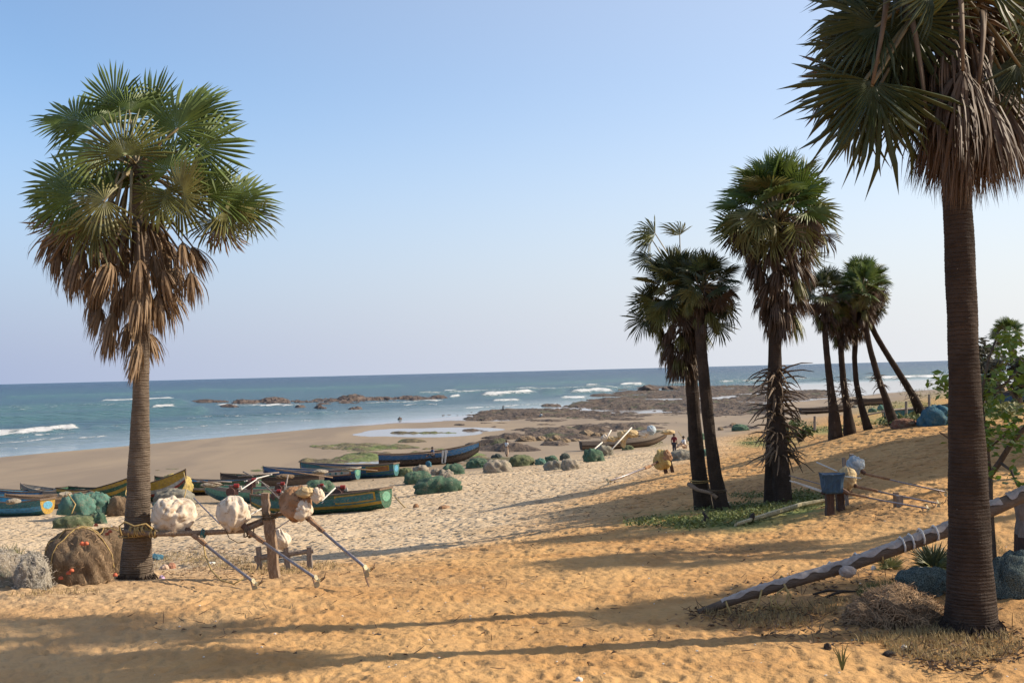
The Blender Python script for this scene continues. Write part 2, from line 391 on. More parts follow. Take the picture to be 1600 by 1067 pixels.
# ------------------------------------------------------------------ sea
us = np.concatenate([np.linspace(-3, -.6, 25)[:-1], np.linspace(-.6, .6, 420), np.linspace(.6, 3, 25)[1:]])
ds = np.concatenate([np.linspace(70, 130, 14)[:-1], np.linspace(130, 640, 400), np.geomspace(640, 60000, 60)[1:]])
DS, US = np.meshgrid(ds, us, indexing='ij'); X = US*DS; Y = DS
px, py = proj(X, Y, np.full_like(X, SEA))
gh = base_h(X, Y); depth = SEA-gh; depth[Y > 990] = 5
foam = np.zeros_like(X); crest = np.zeros_like(X); lift = np.zeros_like(X)
WAVES = [ # pixel polyline, thickness in px, foam 0-1, crest height m
 ([(-60,686),(0,681),(60,677),(100,672.5),(130,671)], 3.6, 1.0, .7),
 ([(130,671),(200,668),(300,663),(420,656)], 2.2, .25, .45),
 ([(-40,695),(0,693),(90,685),(175,681)], 1.5, .62, .1),
 ([(0,687),(80,680),(150,677)], 1.0, .55, .1),
 ([(-60,647),(0,643),(100,639),(210,635),(300,633)], 3.2, .34, 1.2),
 ([(-60,666),(0,661),(100,655),(208,649),(330,644)], 3.2, .08, 1.1),
 ([(148,629.5),(185,629),(230,628),(280,630)], 2.4, 1.0, .8),
 ([(232,647),(255,644.5),(281,642)], 2.2, 1.0, .6),
 ([(690,611),(718,611)], 1.6, .9, .5), ([(700,620),(722,619)], 1.8, .95, .5),
 ([(745,619),(800,616),(842,613)], 2.6, 1.0, .9), ([(842,613),(885,614)], 2.2, .1, .9),
 ([(885,613),(936,611),(965,611)], 2.6, 1.0, .8), ([(763,627.5),(820,626)], 1.8, .95, .4),
 ([(868,623),(925,620.5)], 2.0, .9, .4), ([(912,603),(940,602)], 1.3, .9, .8), ([(962,602.5),(1012,601)], 1.7, .95, .9),
 ([(1036,600),(1070,598.5),(1110,598)], 1.8, .8, .9), ([(1112,597),(1175,595.5),(1220,595)], 1.7, .9, .9),
 ([(1225,593),(1300,593)], 1.2, .8, .6), ([(1340,592),(1400,590.5),(1480,588.5),(1600,586)], 2.0, .95, .9),
 ([(200,674),(300,668),(400,661),(520,655)], 1.0, .52, .1), ([(420,646),(520,643),(620,641)], 1.0, .5, .2),
 ([(330,633.5),(420,634),(480,633)], 1.2, .8, .3), ([(560,631),(640,629),(700,625)], 1.1, .75, .3),
 ([(620,634),(700,631)], 1.0, .6, .2), ([(480,648),(560,644)], .8, .5, .2),
 ([(640,616),(760,612),(900,607),(1000,606)], 1.3, .58, .6), ([(300,612),(480,608),(640,603)], 1.3, .30, .9), ([(0,622),(150,618),(330,611)], 1.4, .34, .9), ([(700,606),(820,601),(1000,593)], 1.1, .32, .8), ([(950,626),(830,633),(700,640)][::-1], 1.0, .62, .2), ([(0,702),(120,694),(260,684),(420,668)], .8, .52, .05), ([(280,655),(400,650),(520,646)], 1.0, .5, .3)]
for pl, th, fo, hh in WAVES:
    pl = np.array(pl, float); yy_ = np.interp(px, pl[:, 0], pl[:, 1])
    yy_ = yy_ + (vnoise(px*.06, py*0, 77)-.5)*1.6
    el_ = min(16, .22*(pl[-1, 0]-pl[0, 0])); ends = np.clip((px-pl[0, 0])/el_, 0, 1)*np.clip((pl[-1, 0]-px)/el_, 0, 1)
    q = (py-yy_)/th
    prof = np.exp(-np.where(q > 0, q*q*1.2, q*q*3.5))*ends
    foam = np.maximum(foam, prof*fo*(.75+.5*vnoise(px*.05, py*.2, 12)))
    lift += np.exp(-((q+.6)*.75)**2)*ends*hh*1.5; crest = np.maximum(crest, np.exp(-((q-.5)*.8)**2)*ends*min(1, hh*1.3))
shal = np.clip(1.05-depth/.60, 0, 1); shal[Y > 700] = 0
lift *= np.clip(depth/.25, 0, 1)
Z = SEA + lift + (fbm(X*.05, Y*.09, 3, 41)-.5)*.35*np.clip(depth/.8, 0, 1)*(Y < 640) 
me = np_mesh('sea', np.stack([X, Y, Z], -1).reshape(-1, 3), grid_faces(*X.shape)[:, ::-1], sea_material(), True,
             {'foam': foam, 'shallow': shal, 'crest': crest})
sea = link('sea', me); sea['kind'] = 'structure'
# ------------------------------------------------------------------ rocks (reef)
def reef(name, ells, h, label_kind, mat, step_u=1.6, seed=0, d0=60, d1=600, sharp=1.0, base=.0, nd=260, scl=.22):
    pxs = [e[0]-e[2]*1.5 for e in ells]+[e[0]+e[2]*1.5 for e in ells]
    u = np.arange((min(pxs)-CX)/FPX, (max(pxs)-CX)/FPX, step_u/FPX)
    d = np.geomspace(d0, d1, nd); D_, U_ = np.meshgrid(d, u, indexing='ij'); X = U_*D_; Y = D_
    gz = np.maximum(base_h(X, Y), SEA-.15)
    px, py = proj(X, Y, gz)
    m = ell(px, py, ells, .5)
    s = scl
    n = 1-np.abs(fbm(X*s*1.3+seed, Y*s*.8, 5, seed+60)-.5)*2.6
    n2 = fbm(X*s*4, Y*s*3, 3, seed+70)-.5
    n3 = fbm(X*s*.3, Y*s*.14, 3, seed+80)-.5
    hh = (m*.52-.42 + (n-.5)*.35*sharp + n2*.28 + n3*1.15)*h
    hh = np.where(m <= .01, -1, hh)
    F = grid_faces(*X.shape)[:, ::-1]; hv = hh.ravel()
    keep = (hv[F] > base).sum(1) > 1; F = F[keep]
    V = np.stack([X, Y, gz+np.maximum(hh, -.25)], -1).reshape(-1, 3)
    used = np.unique(F); remap = np.zeros(len(V), int); remap[used] = np.arange(len(used))
    me = np_mesh(name, V[used], remap[F], mat, False)
    o = link(name, me); return o
def rockmat(name, c1, c2, alg, amt):
    if name in _mats: return _mats[name]
    t = NT(name); pos = t.n('NewGeometry').outputs['Position']
    n = t.noise(pos, .5, 6, .7); n2 = t.noise(pos, .14, 5, .7); n3 = t.noise(pos, 3, 5, .7)
    col = t.mix(t.step(n, .38, .62), c1, c2)
    col = t.mix(t.step(n2, .62-amt*.3, .72-amt*.3), col, alg)
    col = t.mix(t.math('MULTIPLY', t.step(n3, .5, .7), .5), col, tuple(x*.35 for x in c1))
    t.set('Base Color', col); t.set('Roughness', .8); t.set('Specular IOR Level', .35)
    t.set('Normal', t.bump(n3, .25, .9)); _mats[name] = t.mat; return t.mat
rk = rockmat('reef_rock', (.055,.038,.028), (.125,.088,.06), (.07,.075,.032), .22)
rkg = rockmat('algae_rock', (.085,.065,.04), (.15,.125,.06), (.13,.16,.045), .55)
rkd = rockmat('sea_rock', (.07,.05,.042), (.13,.095,.075), (.05,.045,.04), .1)
rkt = rockmat('tan_rock', (.25,.18,.11), (.18,.125,.075), (.17,.13,.07), .1)
o = reef('reef_rocks', [(1010,617,75,9),(1110,612,120,11),(1240,612,70,8),(960,632,90,10),(1080,630,100,11),(1170,628,80,12),(880,645,120,8),(800,649,75,5),(1000,646,140,8),(745,654,35,3),(1110,645,60,6),(1190,640,50,6),(940,617,25,3),
     (820,632,28,1.8),(860,634,20,2),(905,630,22,3),(890,623,12,1.5)], 1.8, '', rk, seed=3, d0=150, d1=600, nd=300)
tag(o, 'broad dark brown reef of jagged rock exposed between beach and surf', 'reef'); o['kind'] = 'stuff'
o = reef('reef_strip', [(900,664,110,3.2),(990,662,90,4.5),(790,667,50,2),(860,675,40,3.5),(920,673,30,2),(1060,660,60,3),(1160,668,50,2.5),(1020,675,30,2),(770,661,40,1.6),(830,672,45,2),(745,673,35,1.5),(880,684,50,3),(790,684,30,1.6),(1000,669,60,2),(850,657,70,2.5),(960,655,80,2.5),(730,659,25,1.5),(800,703,45,2),(770,697,30,1.4),(870,695,25,1.5),(720,664,18,1)], 1.5, '', rk, seed=11, d0=110, d1=330)
tag(o, 'narrow broken strips of brown rock on the flat sand before the reef', 'reef'); o['kind'] = 'stuff'
o = reef('algae_rocks', [(540,698,70,6),(620,699,60,3),(500,697,25,4),(600,712,60,5),(660,707,40,5),(570,717,50,3),(500,721,40,2.2),(680,702,30,2),(640,690,25,1.5),(650,676,55,1.2)], 1.2, '', rkg, seed=21, d0=95, d1=260)
tag(o, 'low green algae covered rock flats on the wet sand beyond the blue boats', 'rock'); o['kind'] = 'stuff'
o = reef('algae_rocks', [(275,731,42,3.5),(310,726,25,2),(240,734,20,2),(420,730,25,2.5),(400,735,15,2),(740,718,25,3),(780,722,40,3),(735,711,20,2),(760,727,40,2.5)], .9, '', rkg, seed=31, d0=75, d1=160)
tag(o, 'thin patches of green weed and flat stones on the brown sand nearer the boats', 'rock'); o['kind'] = 'stuff'
o = reef('sea_rocks', [(206,631,24,2.6),(272,632,24,2.2),(330,629,30,2.4),(385,629.5,25,4.5),(430,629,30,4),(475,628.5,25,3),(505,627.5,28,6),(550,627.5,35,4.5),(600,626,30,3),(645,623.5,30,3),(685,621,18,2.4),(255,646.5,10,1.8),
     (555,641,14,1.4),(500,639,10,1),(470,637,12,1),(625,655,6,1.2),(360,636,15,1)], 3.6, '', rkd, seed=41, d0=180, d1=480, nd=340, step_u=1.2)
tag(o, 'long line of dark wave washed rocks standing in the surf off the beach', 'rock'); o['kind'] = 'stuff'
def blob(seed, nu=26, nv=16, flat=.12, amp=.22, freq=1.6, folds=0, box=0.0, lump=0.0):
    """a lumpy closed body, unit radius, sitting on z=0"""
    rr = np.random.RandomState(seed); th = np.linspace(0, 2*np.pi, nu, endpoint=False); ph = np.linspace(0, np.pi, nv)
    T, Pp = np.meshgrid(th, ph); x = np.sin(Pp)*np.cos(T); y = np.sin(Pp)*np.sin(T); z = np.cos(Pp)
    a, b, c = rr.rand(3)*50
    n = fbm(x*freq+a+z*freq*.7, y*freq+b-z*freq*.9, 4, seed)-.5
    r = 1+n*amp*4*.5
    if lump: r += (.5-np.abs(fbm(x*1.9+b, y*1.9+z*1.3+c, 3, seed+9)-.5)*5)*lump + (fbm(x*6+a, y*6+z*6, 3, seed+11)-.5)*lump*.35
    if folds:
        q_ = np.random.RandomState(seed+3); tv = np.array([q_.uniform(-.5, .6), -.35, -.85 if folds < 8 else .9]); tv /= np.linalg.norm(tv)
        wx = x+(fbm(x*2+a, y*2+z*2, 2, seed+5)-.5)*.22; wy = y+(fbm(x*2+b, y*2-z*2, 2, seed+6)-.5)*.22; wz = z+(fbm(y*2+c, z*2+x, 2, seed+7)-.5)*.18
        for k_ in range(folds+3 if folds < 8 else folds*2+3):
            nn_ = q_.normal(size=3); nn_ -= tv*nn_.dot(tv)*(1.0 if k_ < folds+1 else .4); nn_ /= np.linalg.norm(nn_); off_ = 0 if k_ < folds+1 else q_.uniform(-.4, .4)
            side = q_.normal(size=3); side -= nn_*side.dot(nn_); side /= np.linalg.norm(side)
            dd_ = wx*nn_[0]+wy*nn_[1]+wz*nn_[2]-off_; wd_ = np.clip((x*side[0]+y*side[1]+z*side[2])*1.6+.2, 0, 1)*np.clip(1.15-np.abs(x*tv[0]+y*tv[1]+z*tv[2]+.15)*.5, 0, 1)
            sg_ = q_.uniform(.05, .13); am_ = q_.uniform(.06, .14)*(1 if folds < 8 else .45)
            r = r - am_*wd_*np.exp(-(dd_/sg_)**2) + am_*.55*wd_*np.exp(-((dd_-sg_*1.9)/(sg_*1.1))**2)
        tt_ = x*tv[0]+y*tv[1]+z*tv[2]
        if folds < 8: r = r*(1+.16*np.clip(tt_, 0, 1)**3)
        r += (fbm(x*8+a, y*8+z*8, 2, seed+8)-.5)*.03
    if box: 
        q = (np.abs(x)**4+np.abs(y)**4+np.abs(z)**4)**(-.25); r = r*((1-box)+box*q)
    x, y, z = x*r, y*r, z*r
    z = np.where(z < -flat, -flat+(z+flat)*.12, z); lo = z.min(); z = z-lo
    x *= 1+np.clip(.3-z, 0, 1)*.25; y *= 1+np.clip(.3-z, 0, 1)*.25
    V = []; V.append((x[0].mean(), y[0].mean(), z[0, 0]))
    for i in range(1, nv-1): V += list(zip(x[i], y[i], z[i]))
    V.append((x[-1].mean(), y[-1].mean(), z[-1, 0]))
    F = [(0, 1+j, 1+(j+1) % nu) for j in range(nu)]
    for i in range(nv-3):
        o = 1+i*nu; F += [(o+j, o+nu+j, o+nu+(j+1) % nu, o+(j+1) % nu) for j in range(nu)]
    o = 1+(nv-3)*nu; e = len(V)-1
    F += [(o+j, e, o+(j+1) % nu) for j in range(nu)]
    return V, F
def boulder(px, py, wpx, hpx, seed, mat, label, group, name='boulder'):
    g = G(px, py); k = g.y/FPX; V, F = blob(seed, 20, 12, .15, .34, 1.9)
    sx = wpx*k/2; sz = hpx*k*.72; m = MB().add([(a*sx, b*sx*.8, c*sz*.95-.05) for a, b, c in V], F)
    o = m.obj(name, mat); o.location = (g.x, g.y, g.z); return tag(o, label, 'rock', group)
for i, (a, b, c, d, l) in enumerate([
  (1013,612,34,12,'larger dark boulder rising above the reef at the surf line'),
  (1047,610,26,9,'smaller dark boulder right of the larger one above the reef at the surf line')]):
    boulder(a, b, c, d, 50+i, rkd, l, 'dark boulders at the surf line')
tb = [(822,689,30,11,'broad pale boulder at the left end of the tan boulder row'),(845,688,16,9,'small tan boulder right of the broad one at the left end of the row'),(806,696,24,7,'flat brown boulder nearest the standing man in white'),
 (858,690,15,7,'low tan boulder in the gap left of the round group'),(868,688,16,10,'round tan boulder at the left of the middle group'),(880,691,18,9,'tan boulder at the front of the middle group'),(887,690,10,6,'smallest tan boulder at the right of the middle group'),
 (917,683,26,14,'tallest round tan boulder behind the stern of the wooden boat'),(905,684,14,8,'tan boulder leaning on the left of the tallest round one'),(931,683,14,9,'tan boulder just right of the tallest round one'),(942,682,18,8,'pale tan boulder right of the group behind the wooden boat'),(900,689,16,6,'flat tan boulder in front of the tallest round one'),
 (1126,672,9,6,'pale peaked rock between the two leaning palms and the spiky palm'),(1146,667,13,8,'pale peaked rock left of the green net far up the beach'),(1158,667,9,6,'small pale peaked rock beside the far green net')]
for i, (a, b, c, d, l) in enumerate(tb): boulder(a, b, c, d, 80+i, rkt, l, 'tan boulders on the flat sand')

# ------------------------------------------------------------------ palms
G1 = leafmat('palm_green', (.095,.145,.028), (.055,.095,.02), (.15,.18,.04), .25, .5, .35)
G2 = leafmat('palm_olive', (.14,.15,.038), (.085,.095,.03), (.22,.18,.065), .22, .5, .35)
G3 = leafmat('palm_brown', (.20,.125,.065), (.115,.07,.04), (.30,.20,.11), .15, .6, .3)
G4 = leafmat('palm_dark', (.035,.052,.018), (.05,.062,.02), (.06,.06,.025), .18, .5, .4)
G5 = leafmat('palm_dead_dark', (.10,.062,.038), (.06,.04,.028), (.15,.095,.055), .15, .6, .3)
STK = leafmat('palm_stalk', (.24,.19,.085), (.15,.115,.055), (.12,.085,.05), .0, .5, .4)
STD = leafmat('palm_stalk_dry', (.12,.08,.05), (.075,.052,.036), (.17,.12,.075), .0, .7, .3)
def fan_shape(seed, n=46, spread=125, droop=.18, split=.5, fold=.25, rag=.08):
    q = random.Random(seed); m = MB(); da = 2*R(spread)/n
    for i in range(n):
        a = -R(spread)+da*(i+.5); L = (.80+.2*math.cos(a*.6))*q.uniform(1-rag*1.6, 1+rag)
        tilt = q.gauss(0, .05); dr = droop*q.uniform(.6, 1.5)
        if q.random() < rag*.8: dr += .5
        def pt(r, off, lift):
            aa = a+off+tilt*max(0, r-.5)*2; x = math.sin(aa)*r*L; y = math.cos(aa)*r*L
            return (x, y, lift + fold*abs(math.sin(aa))*r*.8 - dr*max(0, r-.35)**2*1.4 - .08*r)
        h = da/2
        rows = [(.05, h, .0), (.32, h*.98, .012), (split, h*.9, .022), (.74, h*.60, .02)]
        vs = []
        for r, hw, lf in rows: vs += [pt(r, -hw, -lf*.4), pt(r, 0, lf), pt(r, hw, -lf*.4)]
        vs.append(pt(1.0, 0, 0)); fs = []
        for k in range(3):
            o = k*3; fs += [(o, o+1, o+4, o+3), (o+1, o+2, o+5, o+4)]
        fs += [(9, 10, 12), (10, 11, 12)]
        m.add(vs, fs)
    return m
def dead_shape(seed, n=40, cone=70, wide=.055):
    q = random.Random(seed); m = MB()
    for i in range(n):
        az = q.uniform(0, 2*math.pi); c = R(cone)*math.sqrt(q.random()); L = q.uniform(.75, 1.08)
        p = Vector((0, 0, 0)); k = 5; tw = q.uniform(-1, 1); vs = []
        for s in range(k+1):
            t = s/k; ang = c*(1-t)**1.3 + q.gauss(0, .09)
            d = Vector((math.sin(ang)*math.cos(az), math.cos(ang), math.sin(ang)*math.sin(az)))
            if s: p = p+d*(L/k)
            side = Vector((-math.sin(az+tw*t), .1, math.cos(az+tw*t))); hw = wide*.5*(1-t**2.2)*(.35+.65*min(1, t*3+.2))
            vs += [p-side*hw, p+side*hw]
        m.add(vs, [(2*s, 2*s+1, 2*s+3, 2*s+2) for s in range(k)])
    return m
_fs = {}
def fmesh(kind, i, mat):
    key = (kind, i, mat.name)
    if key not in _fs:
        if kind == 'fan': m = fan_shape(100+i, 31+2*(i % 3), [118,128,105,135][i % 4], [.12,.25,.4,.2][i % 4], [.40,.47,.36,.43][i % 4], [.2,.35,.1,-.15][i % 4])
        elif kind == 'half': m = fan_shape(200+i, 28, 84, .55, .36, .5, .16)
        elif kind == 'fine': m = dead_shape(400+i, 120, [52,62,45][i % 3], .026)
        else: m = dead_shape(300+i, 46, [60,75,50][i % 3])
        _fs[key] = m.mesh('palm_frond', mat)
    return _fs[key]
def _stalk(mat):
    key = 'stk'+mat.name
    if key not in _fs:
        m = MB(); m.tube([(0,0,0),(0,.3,.035),(0,.6,.04),(0,1.04,0)], [.05,.036,.028,.022], 6, squash=.55); _fs[key] = m.mesh('frond_stalk', mat, True)
    return _fs[key]
def basis(yv, zh):
    y = yv.normalized(); x = y.cross(zh); 
    if x.length < 1e-4: x = y.orthogonal()
    x.normalize(); z = x.cross(y); return Matrix((x, y, z)).transposed()
def frond(tree, hub, ydir, normal, rad, kind, i, mat, root=None, smat=None, sw=1.0):
    o = link('frond', fmesh(kind, i, mat), tree)
    mt = Matrix.Translation(hub) @ basis(Vector(ydir), Vector(normal)).to_4x4() @ Matrix.Diagonal((rad, rad, rad, 1))
    o.matrix_basis = mt
    if root is not None:
        s = link('frond_stalk', _stalk(smat or STK), tree); v = Vector(hub)-Vector(root)
        s.matrix_basis = Matrix.Translation(root) @ basis(v, Vector((0, 0, 1))).to_4x4() @ Matrix.Diagonal((sw, v.length, sw, 1))
    return o
def trunkmat(name, c1, c2, ring=.045, bump=.02):
    if name in _mats: return _mats[name]
    t = NT(name); tc = t.n('TexCoord').outputs['Object']; z = t.n('SeparateXYZ', {0: tc}).outputs[2]
    n = t.noise(tc, 2.2, 5, .65); nf = t.noise(t.scale(tc, (1, 1, 4)), 9, 5, .7)
    zz = t.math('ADD', z, t.math('ADD', t.math('MULTIPLY', n, .09), t.math('MULTIPLY', nf, .022)))
    sw = t.math('FRACT', t.math('DIVIDE', zz, ring))
    col = t.mix(t.step(n, .35, .65), c1, c2)
    col = t.mix(t.math('MULTIPLY', t.step(sw, .75, .98), t.step(t.noise(tc, 5, 4, .7), .3, .6)), col, tuple(x*.35 for x in c1))
    col = t.mix(t.math('MULTIPLY', t.step(nf, .52, .75), .6), col, tuple(x*.4 for x in c1))
    sp = t.step(t.noise(tc, 34, 2, .5), .77, .80)
    col = t.mix(sp, col, (.34,.31,.27))
    t.set('Base Color', col); t.set('Roughness', .9); t.set('Specular IOR Level', .15)
    t.set('Normal', t.bump(nf, .02, .8, t.bump(sw, bump, .9))); _mats[name] = t.mat; return t.mat
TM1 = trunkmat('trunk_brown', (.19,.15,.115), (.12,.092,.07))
TM2 = trunkmat('trunk_shaded', (.072,.053,.042), (.042,.032,.027))  # bark colour lowered so the crown's shade is part of it
def trunk(tree, pts, rads, step=.03, n=26, mat=TM1, ring=.045, amp=.03, seed=0):
    """pts: points base to top, rads: radii"""
    P_ = [Vector(p) for p in pts]; L = [0]
    for a, b in zip(P_, P_[1:]): L.append(L[-1]+(b-a).length)
    N = max(8, int(L[-1]/step)); q = random.Random(seed); rp = []; rr = []
    arr = np.array([list(p) for p in P_]); s = np.linspace(0, L[-1], N)
    c = np.stack([_smooth(np.interp(s, L, arr[:, k]), max(1, N//26)) for k in range(3)], 1)
    c[0] = arr[0]
    rad = _smooth(np.interp(s, L, rads), max(1, N//40))
    vs = []; 
    for i in range(N):
        ph = (s[i]/ring) % 1.0
        for k in range(n):
            a = 2*math.pi*k/n
            nz = float(vnoise(np.array([k*.9+seed]), np.array([s[i]*7]), 5)[0])-.5 if step > .02 else 0
            r = rad[i]*(1+amp*(ph-.5)*1.6+nz*amp*1.6+.05*math.sin(a*2+s[i]*1.3+seed)*math.sin(s[i]*2.1)+.02*math.sin(a*5+s[i]*9))
            vs.append((c[i, 0]+r*math.cos(a), c[i, 1]+r*math.sin(a), c[i, 2]))
    fs = [(i*n+k, i*n+(k+1) % n, (i+1)*n+(k+1) % n, (i+1)*n+k) for i in range(N-1) for k in range(n)]
    fs.append(tuple((N-1)*n+k for k in range(n)))
    base = P_[0]
    m = MB(); m.add([(x-base.x, y-base.y, z-base.z) for x, y, z in vs], fs)
    o = link('trunk', m.mesh('trunk', mat, step > .05)); o.parent = tree
    return c, s
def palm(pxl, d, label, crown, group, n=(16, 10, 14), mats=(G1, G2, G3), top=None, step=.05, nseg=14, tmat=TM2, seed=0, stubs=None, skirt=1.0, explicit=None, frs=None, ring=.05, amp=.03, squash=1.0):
    """pxl: [(px, py, width_px)...] base first; crown: (px, py, radius_px) at distance d"""
    q = random.Random(seed); pts = []; k = d/FPX
    b0 = P(pxl[0][0], pxl[0][1], d); hz = H(b0.x, b0.y); pts = [Vector((b0.x, b0.y, min(hz, b0.z)-.06))]
    pts += [P(x, y, d) for x, y, _ in pxl[1:]]
    if isinstance(label, tuple): name, lab = label
    else: name, lab = 'palm_tree', label
    tree = empty(name, pts[0], lab, 'palm tree', group)
    bpy.context.view_layer.update() if False else None
    c, s = trunk(tree, pts, [w_*k/2 for _, _, w_ in pxl], step, nseg, tmat, ring, amp, seed)
    cc = P(crown[0], crown[1], d); Rr = crown[2]*k
    pt = lambda t: Vector(c[min(len(c)-1, int(t*(len(c)-1)))])
    tp = pts[-1]
    # live fans: golden-angle shells
    A = 0
    def one(el, az, dist, rad, kind, mat, hang):
        dirv = Vector((math.cos(el)*math.cos(az), math.cos(el)*math.sin(az), math.sin(el)*squash))
        hub = cc + dirv*dist; ax = (dirv + Vector((q.gauss(0, .22), q.gauss(0, .22), q.gauss(0, .15)-hang))).normalized()
        nrm = Vector((q.gauss(0, .5), q.gauss(0, .5)-.3, 1.0)) if kind not in ('dead', 'fine') else Vector((1, q.random(), 0))
        if kind == 'fan' and q.random() < .5: nrm = (nrm+dirv*1.2)
        root = cc + (tp-cc).normalized()*min((tp-cc).length, Rr*.45)*q.uniform(.2, 1)
        frond(tree, hub, ax, nrm, rad, kind, q.randrange(4) if kind == 'fan' else q.randrange(3), mat, root, STK if mat is not mats[2] else STD, .8*max(.6, Rr/1.8))
    for i in range(n[0]):
        f = (i+.5)/n[0]; el = R(85-100*f**1.05); az = i*2.39996+q.gauss(0, .2)
        one(el, az, Rr*q.uniform(.50, .62), Rr*q.uniform(.42, .54), 'fan', mats[0] if q.random() < .8 else mats[1], .05+.15*f)
    for i in range(n[1]):
        f = (i+.5)/n[1]; el = R(-5-40*f); az = i*2.39996+1+q.gauss(0, .2)
        one(el, az, Rr*q.uniform(.5, .65), Rr*q.uniform(.40, .5), 'half' if q.random() < .6 else 'fan', mats[1] if q.random() < .6 else mats[2], .7)
    for i in range(n[2]):                       # dead skirt, hanging along the trunk
        f = (i+.5)/n[2]; az = i*2.39996+2; rr_ = Rr*(.50-.33*f)*q.uniform(.8, 1.15)
        axis_pt = cc + (tp-cc)*min(1.0, .15+.9*f*skirt)
        z = cc.z - Rr*(.25 + .95*f*skirt)
        tt = (z-cc.z)/((tp.z-cc.z) or -1); bx = cc.lerp(tp, max(0, min(tt, 1))) if tt < 1 else tp
        hub = Vector((bx.x+rr_*math.cos(az), bx.y+rr_*math.sin(az), z+Rr*.15))
        frond(tree, hub, Vector((math.cos(az)*.22+q.gauss(0, .12), math.sin(az)*.2, -1)), Vector((1, .3, 0)), Rr*q.uniform(.38, .5), 'dead', q.randrange(3), mats[2] if q.random() < .75 else mats[1],
              Vector((bx.x, bx.y, z+Rr*.45)), STD, .7)
    for e in (explicit or []):
        frond_px(tree, e, d, cc, tp, q, mats)
    if stubs: add_stubs(tree, c, *stubs, q=q, k=k)
    return tree
def frond_px(tree, e, d, cc, tp, q, mats, far=0):
    """one frond at a place read off the photograph: (px, py, dir deg, radius px, kind, dy, mat index)"""
    px, py, a, rp, kind, dy, mi = e
    hub = P(px, py, d+dy); k = (d+dy)/FPX; a = R(a); ax = Vector((math.cos(a), q.gauss(0, .25)+dy*.25, math.sin(a)))
    nrm = Vector((q.gauss(0, .25), -1, .75+q.gauss(0, .2))) if kind not in ('dead', 'fine') else Vector((1, 0, 0))
    root = cc.lerp(tp, q.uniform(.15, .7)) if kind not in ('dead', 'fine') else Vector((cc.x*.6+hub.x*.4, cc.y*.6+hub.y*.4, max(hub.z+rp*k*.9, cc.z-.8)))
    frond(tree, hub, ax, nrm, rp*k, kind, q.randrange(4) if kind == 'fan' else q.randrange(3), mats[mi], root, STK if mi < 2 else STD, .8)
def add_stubs(tree, c, t0, t1, n, L, q=None, k=1):
    m = MB(); m.tube([(0,0,0),(0,.35,.07),(0,.7,.02),(.05,1,-.16)], [.085,.055,.040,.015], 5, squash=.5); me = m.mesh('dry_stub', STD)
    for i in range(n):
        t = t0+(t1-t0)*(i+.5)/n; p = Vector(c[int(t*(len(c)-1))]); az = i*2.39996+q.gauss(0, .3)
        el = q.uniform(-1.0, .35); v = Vector((math.cos(az)*math.cos(el), math.sin(az)*math.cos(el), math.sin(el)))
        o = link('dry_stub', me, tree); l = L*q.uniform(.55, 1.15)
        o.matrix_basis = Matrix.Translation(p+v*.05) @ basis(v, Vector((0,0,1))).to_4x4() @ Matrix.Diagonal((.55*L+.1, l, .55*L+.1, 1))

